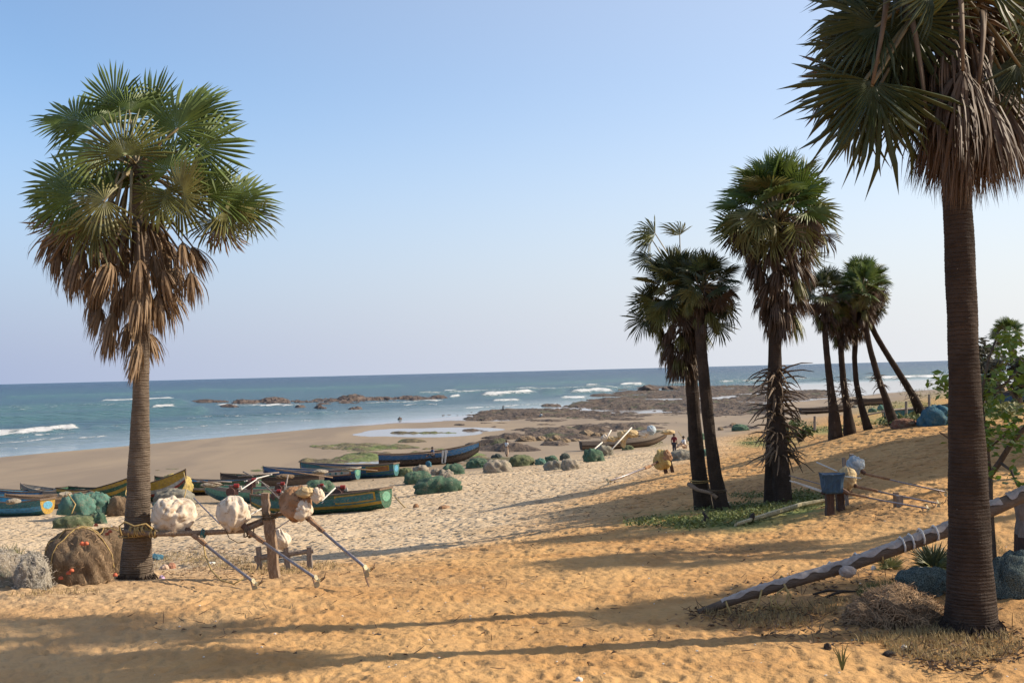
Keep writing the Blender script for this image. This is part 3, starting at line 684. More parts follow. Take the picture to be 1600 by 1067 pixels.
# left palm, every frond where the photograph has it
LP = [(147,199,122,95,'fan',.3,0),(120,190,150,78,'fan',.9,0),(202,176,92,84,'fan',.5,0),(235,180,70,78,'fan',.9,0),(276,203,72,92,'fan',-.1,0),(290,190,50,80,'fan',.6,0),(309,229,28,88,'fan',-.3,0),
 (195,243,105,86,'fan',-.8,1),(160,240,160,80,'fan',-.3,0),(116,308,165,80,'fan',-.2,0),(110,290,135,78,'fan',.4,0),(164,313,200,66,'fan',-.9,1),(170,300,125,70,'fan',-.4,0),(263,268,80,74,'fan',-.6,0),(240,255,110,80,'fan',.4,0),
 (324,303,50,66,'fan',-.2,0),(345,315,20,78,'fan',0,0),(368,318,2,74,'fan',.3,0),(350,330,-25,64,'fan',-.2,1),(283,303,60,66,'fan',-.7,1),(280,310,-80,66,'fan',-.5,1),(300,290,0,70,'fan',.3,0),(250,300,-100,64,'fan',-.6,1),(205,290,80,70,'fan',.7,0),
 (349,352,-75,52,'half',.1,2),(335,345,-110,50,'half',.3,1),(135,335,-120,78,'fan',.2,1),(101,345,-105,72,'half',.3,2),(120,350,-75,78,'half',-.2,2),(150,350,-90,74,'half',-.5,1),(200,340,-95,70,'half',.5,1),
 (101,375,-100,76,'dead',.3,2),(92,385,-95,64,'dead',0,2),(129,389,-100,84,'dead',-.3,2),(150,372,-88,80,'dead',.5,2),(172,409,-100,84,'dead',-.5,2),(160,430,-95,66,'dead',.1,2),(195,385,-85,72,'dead',.6,2),(218,404,-92,74,'dead',-.6,2),(240,395,-85,70,'dead',.2,2),
 (262,375,-90,76,'dead',.5,2),(285,378,-80,62,'dead',-.4,2),(300,385,-70,62,'dead',.1,2),(298,424,-88,64,'dead',-.2,2),(275,415,-95,70,'dead',.4,2),(177,487,-95,74,'dead',-.3,2),(158,480,-102,62,'dead',.1,2),(218,455,-92,78,'dead',-.5,2),
 (248,455,-85,82,'dead',-.2,2),(232,475,-90,62,'dead',.4,2),(205,500,-92,70,'dead',.3,2),(218,533,-94,66,'dead',-.35,2),(230,520,-80,60,'dead',.2,2),(212,545,-95,50,'dead',.3,2),(265,455,-80,60,'dead',.3,2),(190,450,-98,70,'dead',.4,2),(85,360,-110,70,'dead',.5,2),(110,410,-95,74,'dead',.4,2),(140,420,-95,70,'dead',-.1,2),(205,430,-90,80,'dead',.2,2),(228,440,-88,80,'dead',-.4,2),(255,420,-82,74,'dead',-.3,2),(150,455,-98,66,'dead',.3,2),(170,520,-96,56,'dead',.3,2),(215,560,-96,48,'dead',-.1,2),(180,360,-95,76,'dead',0,2),(238,350,-88,80,'dead',.4,2),(95,330,175,60,'half',.5,1),(75,300,170,40,'fan',.6,0),(385,335,-30,56,'half',.2,1),(180,165,110,70,'fan',1.1,0),(310,180,45,70,'fan',1.0,0)]
lt = palm([(213,896,52),(214,850,44),(216,780,37),(218,700,30),(220,620,25),(222,520,22),(224,400,21),(215,300,22),(212,250,14)], 17.2, 'tall palm on the left with a skirt of dead fronds, beside the brown net heap', (212,270,150), 'palm trees on the dune',
     n=(0,0,0), step=.015, nseg=36, tmat=TM1, seed=2, explicit=LP, ring=.034, amp=.035)
def roots(tree, px, py, d, r, n, seed):
    q = random.Random(seed); c = P(px, py, d); c = Vector((c.x, c.y, H(c.x, c.y))); m = MB()
    for i in range(n):
        a = q.uniform(0, 6.283); v = Vector((math.cos(a), math.sin(a), 0)); l = q.uniform(.015, .07); h_ = q.uniform(.02, .10)
        m.tube([c+v*r*.93+Vector((0, 0, h_)), c+v*(r+l*.5)+Vector((0, 0, h_*.45)), c+v*(r+l)+Vector((q.gauss(0, .02), q.gauss(0, .02), -.03))], [.012, .011, .006], 4, caps=False)
    m.obj('root_fringe', TM2, tree)
roots(lt, 213, 896, 17.2, .26, 110, 5)
# fruit stalks in the crown centre
m = MB()
for i in range(14):
    a = rnd.uniform(0, 6.28); p = P(213+rnd.uniform(-6, 6), 290, 17.2); r_ = rnd.uniform(.2, .5)
    m.tube([p, p+Vector((math.cos(a)*r_*.6, math.sin(a)*r_*.6-.15, .15)), p+Vector((math.cos(a)*r_, math.sin(a)*r_-.25, -.35)), p+Vector((math.cos(a)*r_, math.sin(a)*r_-.25, -.75))], [.03,.028,.024,.015], 5)
m.obj('flower_stalks', STK, lt, True)

# right front palm
RP = [(1372,40,198,118,'half',-.3,0),(1375,60,222,118,'half',.1,0),(1370,100,240,120,'half',.0,0),(1375,10,180,118,'half',.2,0),(1360,80,215,112,'half',.3,0),(1350,120,235,118,'half',.5,2),(1366,128,-100,158,'half',-.5,0),(1352,126,-118,130,'half',-.4,0),(1372,140,-85,140,'half',-.2,0),(1400,60,-110,120,'half',.6,1),(1420,120,-80,120,'fan',.7,0),
 (1430,40,180,100,'fan',.9,0),(1395,-20,170,125,'half',.2,0),(1400,-60,120,130,'fan',.5,0),(1450,-70,90,140,'fan',.2,0),(1520,-70,70,130,'fan',0,0),(1560,-50,30,130,'fan',.3,0),(1590,0,0,100,'fan',.4,1),(1600,40,-30,90,'fan',.2,1),(1575,70,-60,70,'fan',.5,0),
 (1560,105,-90,80,'fan',.1,0),(1590,100,-70,85,'half',-.2,0),(1500,-20,100,120,'fan',-.4,1),(1455,-10,150,110,'fan',-.5,0),(1545,-20,60,110,'fan',-.5,0),(1610,150,-80,90,'half',.3,2),
 (1505,108,-95,200,'fine',-.4,2),(1490,125,-100,180,'fine',-.2,2),(1520,115,-85,200,'fine',-.1,2),(1535,150,-82,170,'fine',-.2,2),(1555,140,-75,160,'fine',.1,2),(1480,160,-97,140,'fine',.2,2),(1500,180,-90,150,'fine',.4,2),(1520,210,-85,120,'fine',.3,2),(1470,90,-110,140,'fine',.4,2),
 (1500,215,-92,115,'fine',-.3,2),(1570,110,-85,150,'fine',.4,2),(1440,80,-100,130,'fine',.5,2),(1510,60,-90,150,'fine',.1,2),(1545,60,-85,160,'fine',.5,2),(1480,50,-95,150,'fine',-.1,2),(1350,20,205,100,'fan',.6,0),(1385,60,-120,120,'half',.2,0),(1415,30,-100,130,'fan',-.2,0),(1320,60,200,60,'half',.7,1),(1440,10,-100,150,'half',.3,2),(1450,120,-95,130,'fine',.7,2),(1535,20,-60,130,'half',.6,1),(1570,20,-70,110,'fan',.7,0),(1590,60,-40,100,'fan',.8,1),(1520,0,-90,150,'half',.3,2),(1470,-10,-110,150,'fan',.8,0),(1560,160,-78,150,'fine',.3,2),(1465,200,-100,110,'fine',.4,2),(1380,90,-80,110,'fine',.6,2),(1345,130,-110,90,'half',.8,0)]
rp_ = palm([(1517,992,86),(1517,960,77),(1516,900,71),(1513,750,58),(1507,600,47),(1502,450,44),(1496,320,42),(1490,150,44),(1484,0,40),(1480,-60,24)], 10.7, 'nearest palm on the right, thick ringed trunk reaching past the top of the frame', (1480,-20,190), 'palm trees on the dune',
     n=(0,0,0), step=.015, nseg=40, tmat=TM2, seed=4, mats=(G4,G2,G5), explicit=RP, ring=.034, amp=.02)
roots(rp_, 1517, 990, 10.7, .27, 220, 6)
for i, (x0, y0, x1, y1, dy) in enumerate([(1388,-20,1364,126,-.6),(1420,10,1447,172,-.4),(1497,-30,1504,105,-.5),(1536,20,1528,135,-.4),(1548,60,1540,150,0),(1560,-10,1580,60,.1)]):
    a = P(x0, y0, 10.7+dy*.6); b = P(x1, y1, 10.7+dy); s = link('frond_stalk', _stalk(STD), rp_)
    s.matrix_basis = Matrix.Translation(a) @ basis(b-a, Vector((0, -1, 0))).to_4x4() @ Matrix.Diagonal((1.1, (b-a).length, 1.1, 1))

# group in the middle distance
GR = 'palm trees on the dune'
palm([(1207,790,30),(1207,740,24),(1207,640,18),(1208,520,14),(1214,400,12)], 28.6, 'slim palm trunk hidden close behind the spiky palm', (1232,350,88), GR, n=(16,6,6), seed=6, mats=(G4,G2,G5), skirt=.8)
palm([(1225,806,30),(1221,740,27),(1217,690,24),(1213,620,20),(1212,540,17),(1212,460,15),(1215,370,13)], 27.6, 'tallest middle palm, full green crown, ruff of dry spiky stubs round its trunk', (1214,335,100), GR,
     n=(44,18,44), seed=8, mats=(G1,G2,G5), stubs=(.22,.55,150,.80), skirt=1.65, squash=1.05)
palm([(1099,787,31),(1090,720,24),(1084,650,20),(1079,570,19),(1076,500,17),(1073,430,14)], 29, 'left one of the two palms that lean together, trunk ringed by a rope', (1062,462,80), GR, n=(30,16,44), seed=10, mats=(G4,G2,G5), skirt=1.4,
     explicit=[(1024,366,172,44,'half',0,1),(1018,374,195,38,'half',.1,0),(1062,368,125,36,'half',.3,1),(1015,403,175,34,'fan',.1,0),(1020,470,200,44,'fan',.2,0),(1008,500,215,40,'half',0,0)])
palm([(1131,807,27),(1117,740,21),(1108,670,19),(1100,590,18),(1094,520,16),(1090,450,14)], 28, 'right one of the two palms that lean together, slimmer trunk', (1104,450,62), GR, n=(26,12,16), seed=12, mats=(G4,G2,G5), skirt=.9,
     explicit=[(1130,480,-60,40,'half',0,0),(1120,505,-80,40,'half',.3,0)])
BK = 'row of palms on the far end of the dune'
palm([(1305,664,24),(1303,645,16),(1297,600,11),(1291,545,10),(1288,500,9),(1290,470,9)], 43, 'leftmost palm of the far row, upright with shaggy trunk foot', (1290,462,46), BK, n=(22,12,26), seed=14, mats=(G4,G2,G5), step=.08, nseg=12, stubs=(.02,.45,40,.40), skirt=1.0)
palm([(1328,664,22),(1324,640,13),(1318,600,10),(1314,550,9),(1314,500,10)], 43.5, 'second palm of the far row, ruff of stubs halfway up its trunk', (1317,487,42), BK, n=(22,12,26), seed=16, mats=(G1,G2,G5), step=.08, nseg=12, stubs=(.3,.52,44,.42), skirt=1.1)
palm([(1357,661,16),(1345,632,10),(1338,600,9),(1335,560,8),(1338,500,10)], 44, 'third palm of the far row, thin curved trunk', (1343,478,44), BK, n=(22,12,24), seed=18, mats=(G4,G2,G5), step=.08, nseg=12, stubs=(.3,.42,18,.34))
palm([(1398,659,18),(1384,622,11),(1372,590,10),(1358,540,9),(1348,480,9)], 43, 'fourth palm of the far row, leaning left with a collar of stubs', (1348,455,44), BK, n=(24,10,16), seed=20, mats=(G1,G2,G5), step=.08, nseg=12, stubs=(.34,.46,36,.46))
palm([(1446,645,20),(1425,615,13),(1408,588,11),(1385,552,10),(1366,520,9),(1352,480,9)], 44, 'rightmost palm of the far row, strongly leaning left', (1346,446,48), BK, n=(34,12,14), seed=22, mats=(G1,G2,G5), step=.08, nseg=12, stubs=(.1,.42,46,.36),
     explicit=[(1378,462,-50,22,'half',0,1)])
palm([(1592,640,14),(1590,600,10),(1582,560,9),(1576,530,8)], 75, 'distant palm above the grey bushes at the right edge', (1574,524,30), 'distant palms', n=(24,6,4), seed=24, mats=(G1,G2,G5), step=.12, nseg=10)
palm([(1545,625,10),(1545,590,8),(1546,560,7)], 82, 'small dull palm low behind the ringed trunk at the right', (1547,560,24), 'distant palms', n=(18,8,8), seed=26, mats=(G4,G2,G5), step=.12, nseg=10)
# palms beyond the right edge of the picture: they throw the shade seen on the sand
def side_palm(x, y, h, r, seed, label, n=(26, 6, 8)):
    z = H(x, y); k = FPX/y; px, py = proj(x, y, z); tx, ty = proj(x-.3, y, z+h); 
    return palm([(px, py, .46*k), (px*.5+tx*.5, py*.5+ty*.5, .34*k), (tx, ty, .26*k)], y, label, (tx, ty, r*k), 'palms beyond the right edge', n=n, seed=seed, mats=(G1,G2,G5), step=.12, nseg=10)
SPW = ['tallest and nearest to the foreground netting', 'second one back, behind the grey post', 'third one back, beside the dune slope', 'slim one at the front of the far clump', 'full one at the middle of the far clump', 'small one at the near side of the far clump', 'wide one deep inside the far clump', 'wide one farthest out from the view', 'farthest one behind the whole clump', 'lone one between the post and the far clump']
for i, (x, y, h, r) in enumerate([(9.2,12.9,9.3,1.7),(15.0,13.2,7.5,1.4),(16.6,18.2,8.0,1.8),(19.8,33.0,6.5,3.0),(22.2,35.5,7.5,3.3),(20.6,30.4,7.0,3.0),(24.0,30.5,8.0,3.2),(25.0,33.5,8.0,3.2),(23.5,28.0,7.0,2.6),(18.5,24.0,8.6,2.0)]):
    side_palm(x, y, h, r, 60+i, 'green palm outside the right edge, '+SPW[i], (26, 6, 8) if y < 28 else (54, 12, 10))
# ------------------------------------------------------------------ boats
WB = M('wood_brown', (.17,.115,.075), (.09,.062,.045), 5, .8, .01, stretch=(1,6,6), wear=(.25,.19,.13))
WG = M('wood_grey', (.30,.25,.20), (.20,.16,.125), 5, .8, .01, stretch=(1,6,6))
WD = M('wood_dark', (.075,.052,.038), (.045,.034,.028), 5, .8, .01, stretch=(1,6,6), wear=(.15,.11,.08))
def paint(n, c, wear=(.20,.165,.125)):
    c = tuple(x*.78 for x in c); return M('paint_'+n, c, tuple(x*.6 for x in c), 3.2, .55, .006, stretch=(1,3,3), wear=wear)
PB = paint('blue', (.035,.14,.30)); PLB = paint('light_blue', (.12,.42,.62)); PT = paint('teal', (.05,.20,.20)); PG = paint('green', (.035,.13,.07)); PLG = paint('pale_green', (.17,.42,.28))
PY = paint('yellow', (.55,.33,.04)); PO = paint('orange', (.42,.16,.05)); PW = paint('white', (.55,.52,.46)); PK = paint('black', (.025,.022,.022)); PR = paint('red', (.35,.05,.03)); PNB = paint('navy', (.02,.05,.12))
def boat(px, py, head, L, B, h, rise, rows, label, inner=PT, gun=WB, stern=None, sterncirc=None, thw=4, panel=None, circles=None, rollx=0, group='fishing boats pulled up on the beach', gz=None, tr_w=.62, lift=0.0, rib=False):
    g = G(px, py) if gz is None else gz; hd = R(head); a = Vector((math.cos(hd), math.sin(hd), 0))
    z1 = H(g.x+a.x*L*.3, g.y+a.y*L*.3); z0 = H(g.x-a.x*L*.3, g.y-a.y*L*.3); zc = (z0+z1)/2
    root = empty('fishing_boat', (g.x, g.y, zc-.02+lift), label, 'boat', group)
    root.rotation_euler = (R(rollx), -math.atan2(z1-z0, L*.6), hd)
    N, m = 30, 8
    def sec(t):
        wv = (tr_w + (1-tr_w)*math.sin(min(t/.5, 1)*math.pi/2)) if t < .5 else max(.03, 1-((t-.5)/.5)**2.3)
        zk = .9*(h+rise)*.55*max(0, (t-.72)/.28)**2 + .12*max(0, (.15-t)/.15)**1
        zs = h + rise*max(0, (t-.35)/.65)**2 + .12*max(0, (.3-t)/.3)**1.5
        return B/2*wv, zk, zs
    def ring(t, off):
        wv, zk, zs = sec(t); r = []; wv = max(.012, wv-off); x = -L/2+L*t - (max(0, t-.9)*off*6)
        for j in range(-m, m+1):
            s = abs(j)/m; y = wv*math.sin(s*math.pi/2)**.75; z = zk+off + (zs-zk-off)*(1-math.cos(s*math.pi/2))**1.05
            r.append((x + .25*rise*s*max(0, (t-.7)/.3), math.copysign(y, j), z))
        return r
    ts = [i/N for i in range(N+1)]; v = []; nc = 2*m+1
    for t in ts: v += ring(t, 0)
    mats = []; 
    for r_ in rows:
        if r_ not in mats: mats.append(r_)
    for q_ in (inner, stern or rows[3]):
        if q_ not in mats: mats.append(q_)
    hull = MB(); fs = []; ms = []
    for i in range(N):
        for k in range(nc-1):
            fs.append((i*nc+k, i*nc+k+1, (i+1)*nc+k+1, (i+1)*nc+k)); j = min(abs(k-m), abs(k+1-m)); ms.append(mats.index(rows[min(7, j)]))
    hull.v = v; hull.f = fs; hull.m = ms
    hull.add(ring(0, 0)[::-1], [tuple(range(nc))], mats.index(stern or rows[3]))
    v2 = []
    for t in ts: v2 += ring(.012+t*.98, .045)
    hull.add(v2, [(i*nc+k+1, i*nc+k, (i+1)*nc+k, (i+1)*nc+k+1) for i in range(N) for k in range(nc-1)] + [tuple(range(nc))], mats.index(inner))
    ho = link('hull', hull.mesh('hull', mats)); ho.parent = root
    # flush local children
    def child(mb, name, mat, sm=False):
        o = link(name, mb.mesh(name, mat, sm)); o.parent = root; return o
    for sgn in (-1, 1):
        pts = []
        for t in ts: 
            r_ = ring(t, .02)[0 if sgn < 0 else -1]; pts.append((r_[0], r_[1], r_[2]+.02))
        child(MB().tube(pts, .045, 6), 'gunwale', gun)
    for i in range(thw):
        t = .14+.66*i/max(1, thw-1); wv, zk, zs = sec(t)
        child(MB().box((-L/2+L*t, 0, zs-.13), (.20, wv*1.86, .05)), 'thwart', WG if i % 2 else gun)
    if rib:
        for i in range(14):
            t = .08+.8*i/13; r_ = ring(t, .05); child(MB().tube([(p[0], p[1]*.985, p[2]+.01) for p in r_[::2]], .022, 4), 'rib', WG)
    wv, zk, zs = sec(0)
    child(MB().box((-L/2-.02, 0, zs+.0), (.09, wv*2.15, .10)), 'transom_cap', gun)
    if sterncirc:
        mb = MB(); n = 18; c = (zs*.60+zk*.4); vs = [(-L/2-.012, wv*.62*math.cos(6.283*k/n), c+(zs-zk)*.26*math.sin(6.283*k/n)) for k in range(n)]
        vs += [(-L/2+.01, y, z) for x, y, z in vs]
        mb.add(vs, [tuple(range(n))[::-1]]+[(k, (k+1) % n, n+(k+1) % n, n+k) for k in range(n)]); child(mb, 'stern_panel', sterncirc)
    # stem post
    r1 = ring(1, 0); child(MB().tube([(r1[m][0]+.02, 0, r1[m][2]), (r1[0][0]+.05, 0, (r1[m][2]+r1[0][2])/2), (r1[0][0]+.04, 0, r1[0][2]+.10)], .045, 6), 'stem_post', gun)
    if panel:                                    # painted board on the near quarter: (t0, t1, side, material, border)
        t0, t1, sd_, pm, bm = panel; vs = []; K = 8
        for mt_, lo, hi, off, nm in ((bm, .50, .94, .012, 'panel_border'), (pm, .57, .87, .02, 'name_panel')):
            mb = MB(); vs = []; ins = 0 if nm == 'panel_border' else .012
            for k in range(K+1):
                t = t0+ins+(t1-t0-2*ins)*k/K; w_, zk_, zs_ = sec(t)
                for f in (lo, hi):
                    s = math.acos(max(-1, min(1, 1-f**(1/1.05))))/(math.pi/2); y = w_*math.sin(s*math.pi/2)**.75
                    vs.append((-L/2+L*t, sd_*(y+off), zk_+(zs_-zk_)*f))
            mb.add(vs, [(2*k, 2*k+1, 2*k+3, 2*k+2) for k in range(K)]); pn = child(mb, nm, mt_)
        if circles:
            for q_ in range(3):
                t = t0+(t1-t0)*(.3+.2*q_); w_, zk_, zs_ = sec(t); n = 14; rr_ = .10
                mb = MB(); mb.add([(-L/2+L*t+rr_*math.cos(6.283*k/n), sd_*(w_*.985+.035), zk_+(zs_-zk_)*.72+rr_*math.sin(6.283*k/n)) for k in range(n)], [tuple(range(n))]); child(mb, 'round_mark', circles).parent = pn
    return root
GRN = [PG,PG,PG,PG,PG,PY,PT,PT]
boat(497, 801, 152, 8.6, 1.75, .95, .22, [PG,PG,PG,PG,PY,PT,PT,PG], 'green boat with a yellow line, nearest of all, stern square and pale green', PT, WB, PG, PLG, 5, panel=(.03,.30,1,PT,PY), gz=G(497,803))
boat(545, 747, 158, 9.2, 1.7, 1.05, .45, [PT,PT,PT,PB,PT,PB,PT,PT], 'blue green boat with an orange painted panel beside its light blue stern', PB, WB, PT, PLB, 5, panel=(.04,.27,1,PO,PY))
boat(486, 753, 160, 8.8, 1.7, .95, .45, [PNB,PNB,PNB,PNB,PNB,PNB,PB,PB], 'dark blue boat with a white panel of three round marks', PB, WG, PT, PLG, 5, panel=(.04,.33,1,PW,PO), circles=PT)
boat(670, 726, 8, 9.6, 1.8, 1.15, .75, [PK,PK,PK,WD,WD,PK,PB,PB], 'long blue and black boat with a raised bow, a boy sitting in it', WB, WB, PB, None, 6)
boat(425, 765, 168, 8.2, 1.8, 1.0, .35, [WD,WD,WD,WB,WD,WB,WB,WD], 'dark brown wooden boat lying among the motors', PG, WD, WD, None, 5, rib=True)
boat(395, 785, 148, 8.8, 1.6, .9, .35, [PT,PT,PT,PT,PT,PLG,PLG,WG], 'pale green boat with a weathered grey rail, its bow pointing left', PLG, WG, PT, None, 5)
boat(325, 772, 172, 8.0, 1.8, .95, .5, [PK,PK,PK,PK,PY,PW,PG,PG], 'black bottomed boat with yellow and green bands behind the yellow net bundle', PLB, WD, PG, None, 5)
boat(238, 782, -38, 7.5, 1.7, 1.15, 1.1, [PT,PT,PG,PG,PR,PW,PY,PY], 'boat with a high yellow bow just right of the left palm', PG, WB, PG, None, 4)
boat(152, 786, -30, 7.4, 1.7, 1.0, .95, [PT,PT,PT,PG,PG,PY,PG,PY], 'orange yellow and green boat whose bow ends just left of the left palm', PG, WD, PG, None, 4)
boat(78, 795, -142, 5.4, 1.8, .85, .35, [WD,WD,WD,WB,WD,WB,WD,WB], 'dark weathered brown boat with its blunt bow towards us left of the teal nets', WB, WB, WD, None, 4)
boat(84, 783, 155, 6.4, 1.5, .8, .5, [WB,WB,WG,WG,PLG,PLG,WG,WG], 'pale grey boat half hidden behind the dark brown one', PW, WG, WG, None, 4)
boat(18, 806, 150, 7.0, 1.7, .9, .5, [PT,PT,PT,PT,PLB,PLB,PT,PT], 'teal boat cut by the left edge with an orange and light blue stern', PLB, WB, PY, PLB, 4)
boat(45, 785, 200, 6.6, 1.5, .8, .6, [PB,PB,PB,PB,PB,PLB,PLB,PB], 'light blue boat behind the others at the far left', PLB, WD, PB, None, 4)
boat(975, 700, 14, 9.8, 1.8, .95, .75, [PK,WD,WD,WB,WB,WD,WG,WG], 'weathered grey and brown wooden boat with sacks piled along it', WB, WG, WD, None, 5)
boat(1292, 645, 5, 9.5, 2.6, 1.0, .6, [WD,WD,WD,WD,WD,WG,WD,WD], 'dark empty boat with pale ribs behind the far row of palms', WD, WG, WD, None, 7, rib=True)
boat(1352, 634, 180, 9.0, 2.2, 1.3, .3, [WD,WD,WD,WD,WB,WB,WD,WD], 'brown boat on the far beach beyond the empty dark one', WD, WD, WD, None, 4)
boat(1455, 634, 170, 8.0, 2.0, 1.0, .4, [PNB,PNB,PNB,PT,PT,PT,PT,PT], 'teal boat far off on the green bank left of the ringed trunk', PT, WD, PT, None, 4, gz=Gd(1458, 92))
boat(1578, 634, 175, 7.5, 2.0, 1.1, .5, [PNB,PNB,PNB,PNB,PNB,PB,PB,PNB], 'dark blue boat among the bushes at the right edge', PB, WD, PNB, None, 4, gz=Gd(1590, 85))

# ------------------------------------------------------------------ net bundles
NG = netmat('net_green', (.085,.155,.10), (.055,.105,.07), (.21,.20,.14))
NTL = netmat('net_teal', (.115,.235,.185), (.075,.155,.125), (.23,.21,.16))
NGR = netmat('net_grey', (.27,.25,.20), (.18,.165,.13), (.33,.29,.22))
NBR = netmat('net_brown', (.225,.155,.095), (.15,.10,.062), (.28,.205,.13))
NOL = netmat('net_olive', (.15,.17,.085), (.095,.115,.06), (.24,.22,.13))
NYE = netmat('net_yellow', (.52,.40,.14), (.38,.29,.10), (.30,.25,.13), 30)
NPK = netmat('net_pale', (.38,.32,.245), (.30,.25,.19), (.20,.21,.15))
NDK = netmat('net_dark', (.085,.10,.085), (.055,.065,.06), (.14,.14,.11))
NBL = netmat('net_blue', (.06,.17,.24), (.04,.11,.16), (.15,.24,.25))
NMS = netmat('net_mesh', (.055,.08,.078), (.04,.058,.058), (.09,.115,.11), 48, light=(.15,.19,.175))
NRD = netmat('net_red', (.26,.12,.075), (.17,.11,.07), (.30,.24,.15))
RPE = M('rope', (.42,.30,.12), (.28,.19,.08), 30, .9, .004); RPD = M('rope_dark', (.14,.10,.06), (.09,.065,.04), 30, .9, .004)
GN = 'bundled fishing nets on the sand'
_bi = [500]
def bundle(x0, x1, y0, y1, mat, label, dr=.75, amp=.22, box=.35, lift=0.0, rope=False, nu=44, nv=26, group=GN, name='net_bundle', gy=None, cat='net bundle', freq=1.6, d=None, folds=5, lump=.13):
    _bi[0] += 1; cx = (x0+x1)/2; g = G(cx, y1) if d is None else Gd(cx, d); k = g.y/FPX
    V, F = blob(_bi[0], nu, nv, .3, amp, freq, folds=folds, box=box, lump=lump); A = np.array(V); A[:, :2] -= (A[:, :2].max(0)+A[:, :2].min(0))/2
    A /= (np.ptp(A[:, 0])/2, np.ptp(A[:, 1])/2, np.ptp(A[:, 2])); w_ = (x1-x0)*k/2; h_ = (y1-y0)*k*.97
    A *= (w_, w_*dr, h_); g = Vector((g.x, g.y+w_*dr*.6, g.z)); g.z = H(g.x, g.y)
    if d is None: g.x *= g.y/(g.y-w_*dr*.6)
    m = MB().add([tuple(v) for v in A], F); o = m.obj(name, mat, None, True); o.location = (g.x, g.y, g.z-.05+lift)
    tag(o, label, cat, group)
    if rope:
        rm = MB()
        for q in range(2):
            a0 = rnd.uniform(-.5, .5)+q*1.2; pts = []
            for s in range(13):
                th = math.pi*s/12; c_ = Vector((math.cos(th)*math.cos(a0), math.cos(th)*math.sin(a0)-.25, math.sin(th)))
                b_ = A - np.array([0, 0, h_*.3]); dv = np.array([c_.x*w_, c_.y*w_*dr, c_.z*h_*.7])
                cosv = (b_@dv)/(np.linalg.norm(b_, axis=1)*np.linalg.norm(dv)+1e-6); v = A[int(np.argmax(cosv))]*1.02; pts.append(tuple(v))
            rm.tube(pts, .009, 5, caps=False)
        r_ = rm.mesh('rope', RPE, True); ro = link('rope', r_); ro.parent = o
    return o
B_ = bundle
B_(81,146,804,824,NOL,'flat olive net roll lying under the big teal bundle',.8,.12,.5)
B_(143,168,798,818,NG,'small green net wedge under the right end of the teal bundle')
B_(91,150,774,811,NTL,'big teal net bundle with grey patches on top of the flat olive roll',.8,.2,.3,.25)
B_(122,172,768,808,NTL,'teal net bundle tied with yellow rope leaning behind the grey patched one',.8,.2,.3,.1,True)
B_(160,180,772,800,NTL,'narrow teal net lump at the right end of the teal pile')
B_(168,204,772,805,NBR,'grey brown net bundle just left of the left palm trunk')
B_(236,280,777,804,NTL,'teal and cream net bundle right of the left palm trunk',rope=True)
B_(236,308,762,793,NGR,'wide grey green net pile carrying the yellow bundle',.7)
B_(247,302,748,781,NYE,'bright yellow net bundle on the grey pile',.8,.2,.2,.5,freq=3)
B_(474,527,748,776,NG,'green net heap behind the brown sack and motors')
B_(611,630,729,744,NOL,'olive net bundle touching the stern of the blue green boat')
B_(622,647,729,744,NOL,'brown green net bundle second from the left in the central pile')
B_(664,675,722,732,NBL,'tiny blue grey net lump on top of the central pile',lift=.2)
B_(644,672,724,741,NPK,'pinkish grey net bundle at the back of the central pile')
B_(672,690,730,742,NPK,'small cream net bundle in the middle of the central pile')
B_(687,727,722,741,NG,'long green net bundle at the back right of the central pile')
B_(629,676,734,756,NG,'dark green net bundle at the front left of the central pile')
B_(682,713,731,752,NPK,'pink grey net bundle peeking over the largest green one')
B_(646,724,741,770,NG,'largest green net bundle, foremost in the central pile',.6,.18,.45,0,False,40,22)
B_(727,764,714,731,NG,'dark green net bundle below the bow of the blue and black boat')
B_(753,802,716,738,NPK,'pale grey net bundle with a mesh sheen right of the boat bow',.7)
B_(767,785,712,722,NDK,'small dark net lump on top of the pale grey bundle',lift=.3)
B_(793,836,709,728,NOL,'green and tan net bundle at the feet of the man in white')
B_(835,854,714,726,NTL,'small pale teal net bundle between two green ones')
B_(851,874,710,722,NG,'bright green small net bundle behind the long grey roll')
B_(874,892,710,722,NDK,'dark grey net lump on the long grey roll',lift=.2)
B_(848,884,717,734,NGR,'left half of the long grey net roll, darker')
B_(876,908,714,734,NPK,'right half of the long grey net roll, sandy coloured')
B_(910,946,699,721,NG,'rounded green net bundle in front of the stern of the wooden boat')
B_(930,960,693,712,NGR,'grey green net bundle against the side of the wooden boat')
B_(971,991,694,703,NOL,'small brown green net bundle under the wooden boat')
B_(1046,1088,700,719,NGR,'grey net heap the seated man in white rests on',.8)
B_(1092,1108,700,713,NTL,'pale teal net lump seen right of the leaning palm trunk')
B_(1073,1104,673,688,NG,'dark green net bundle between the trunks of the leaning palms')
B_(1143,1172,661,673,NG,'green net bundle far up the beach left of the spiky palm')
B_(1356,1371,636,644,NG,'small green net bundle beside the far brown boat',group='nets far off on the beach')
B_(1371,1384,631,641,NTL,'small teal net bundle on the far bank near the fence posts',group='nets far off on the beach')
B_(1330,1345,632,637,NGR,'low grey net bundle below the far brown boat',group='nets far off on the beach')
B_(1392,1437,650,668,NRD,'reddish and straw coloured net heap at the foot of the leaning palm',group='nets far off on the beach')
B_(1434,1500,628,665,NBL,'large blue tarpaulin covered heap left of the ringed trunk',.6,.2,.3,group='nets far off on the beach',name='covered_heap',cat='covered heap')
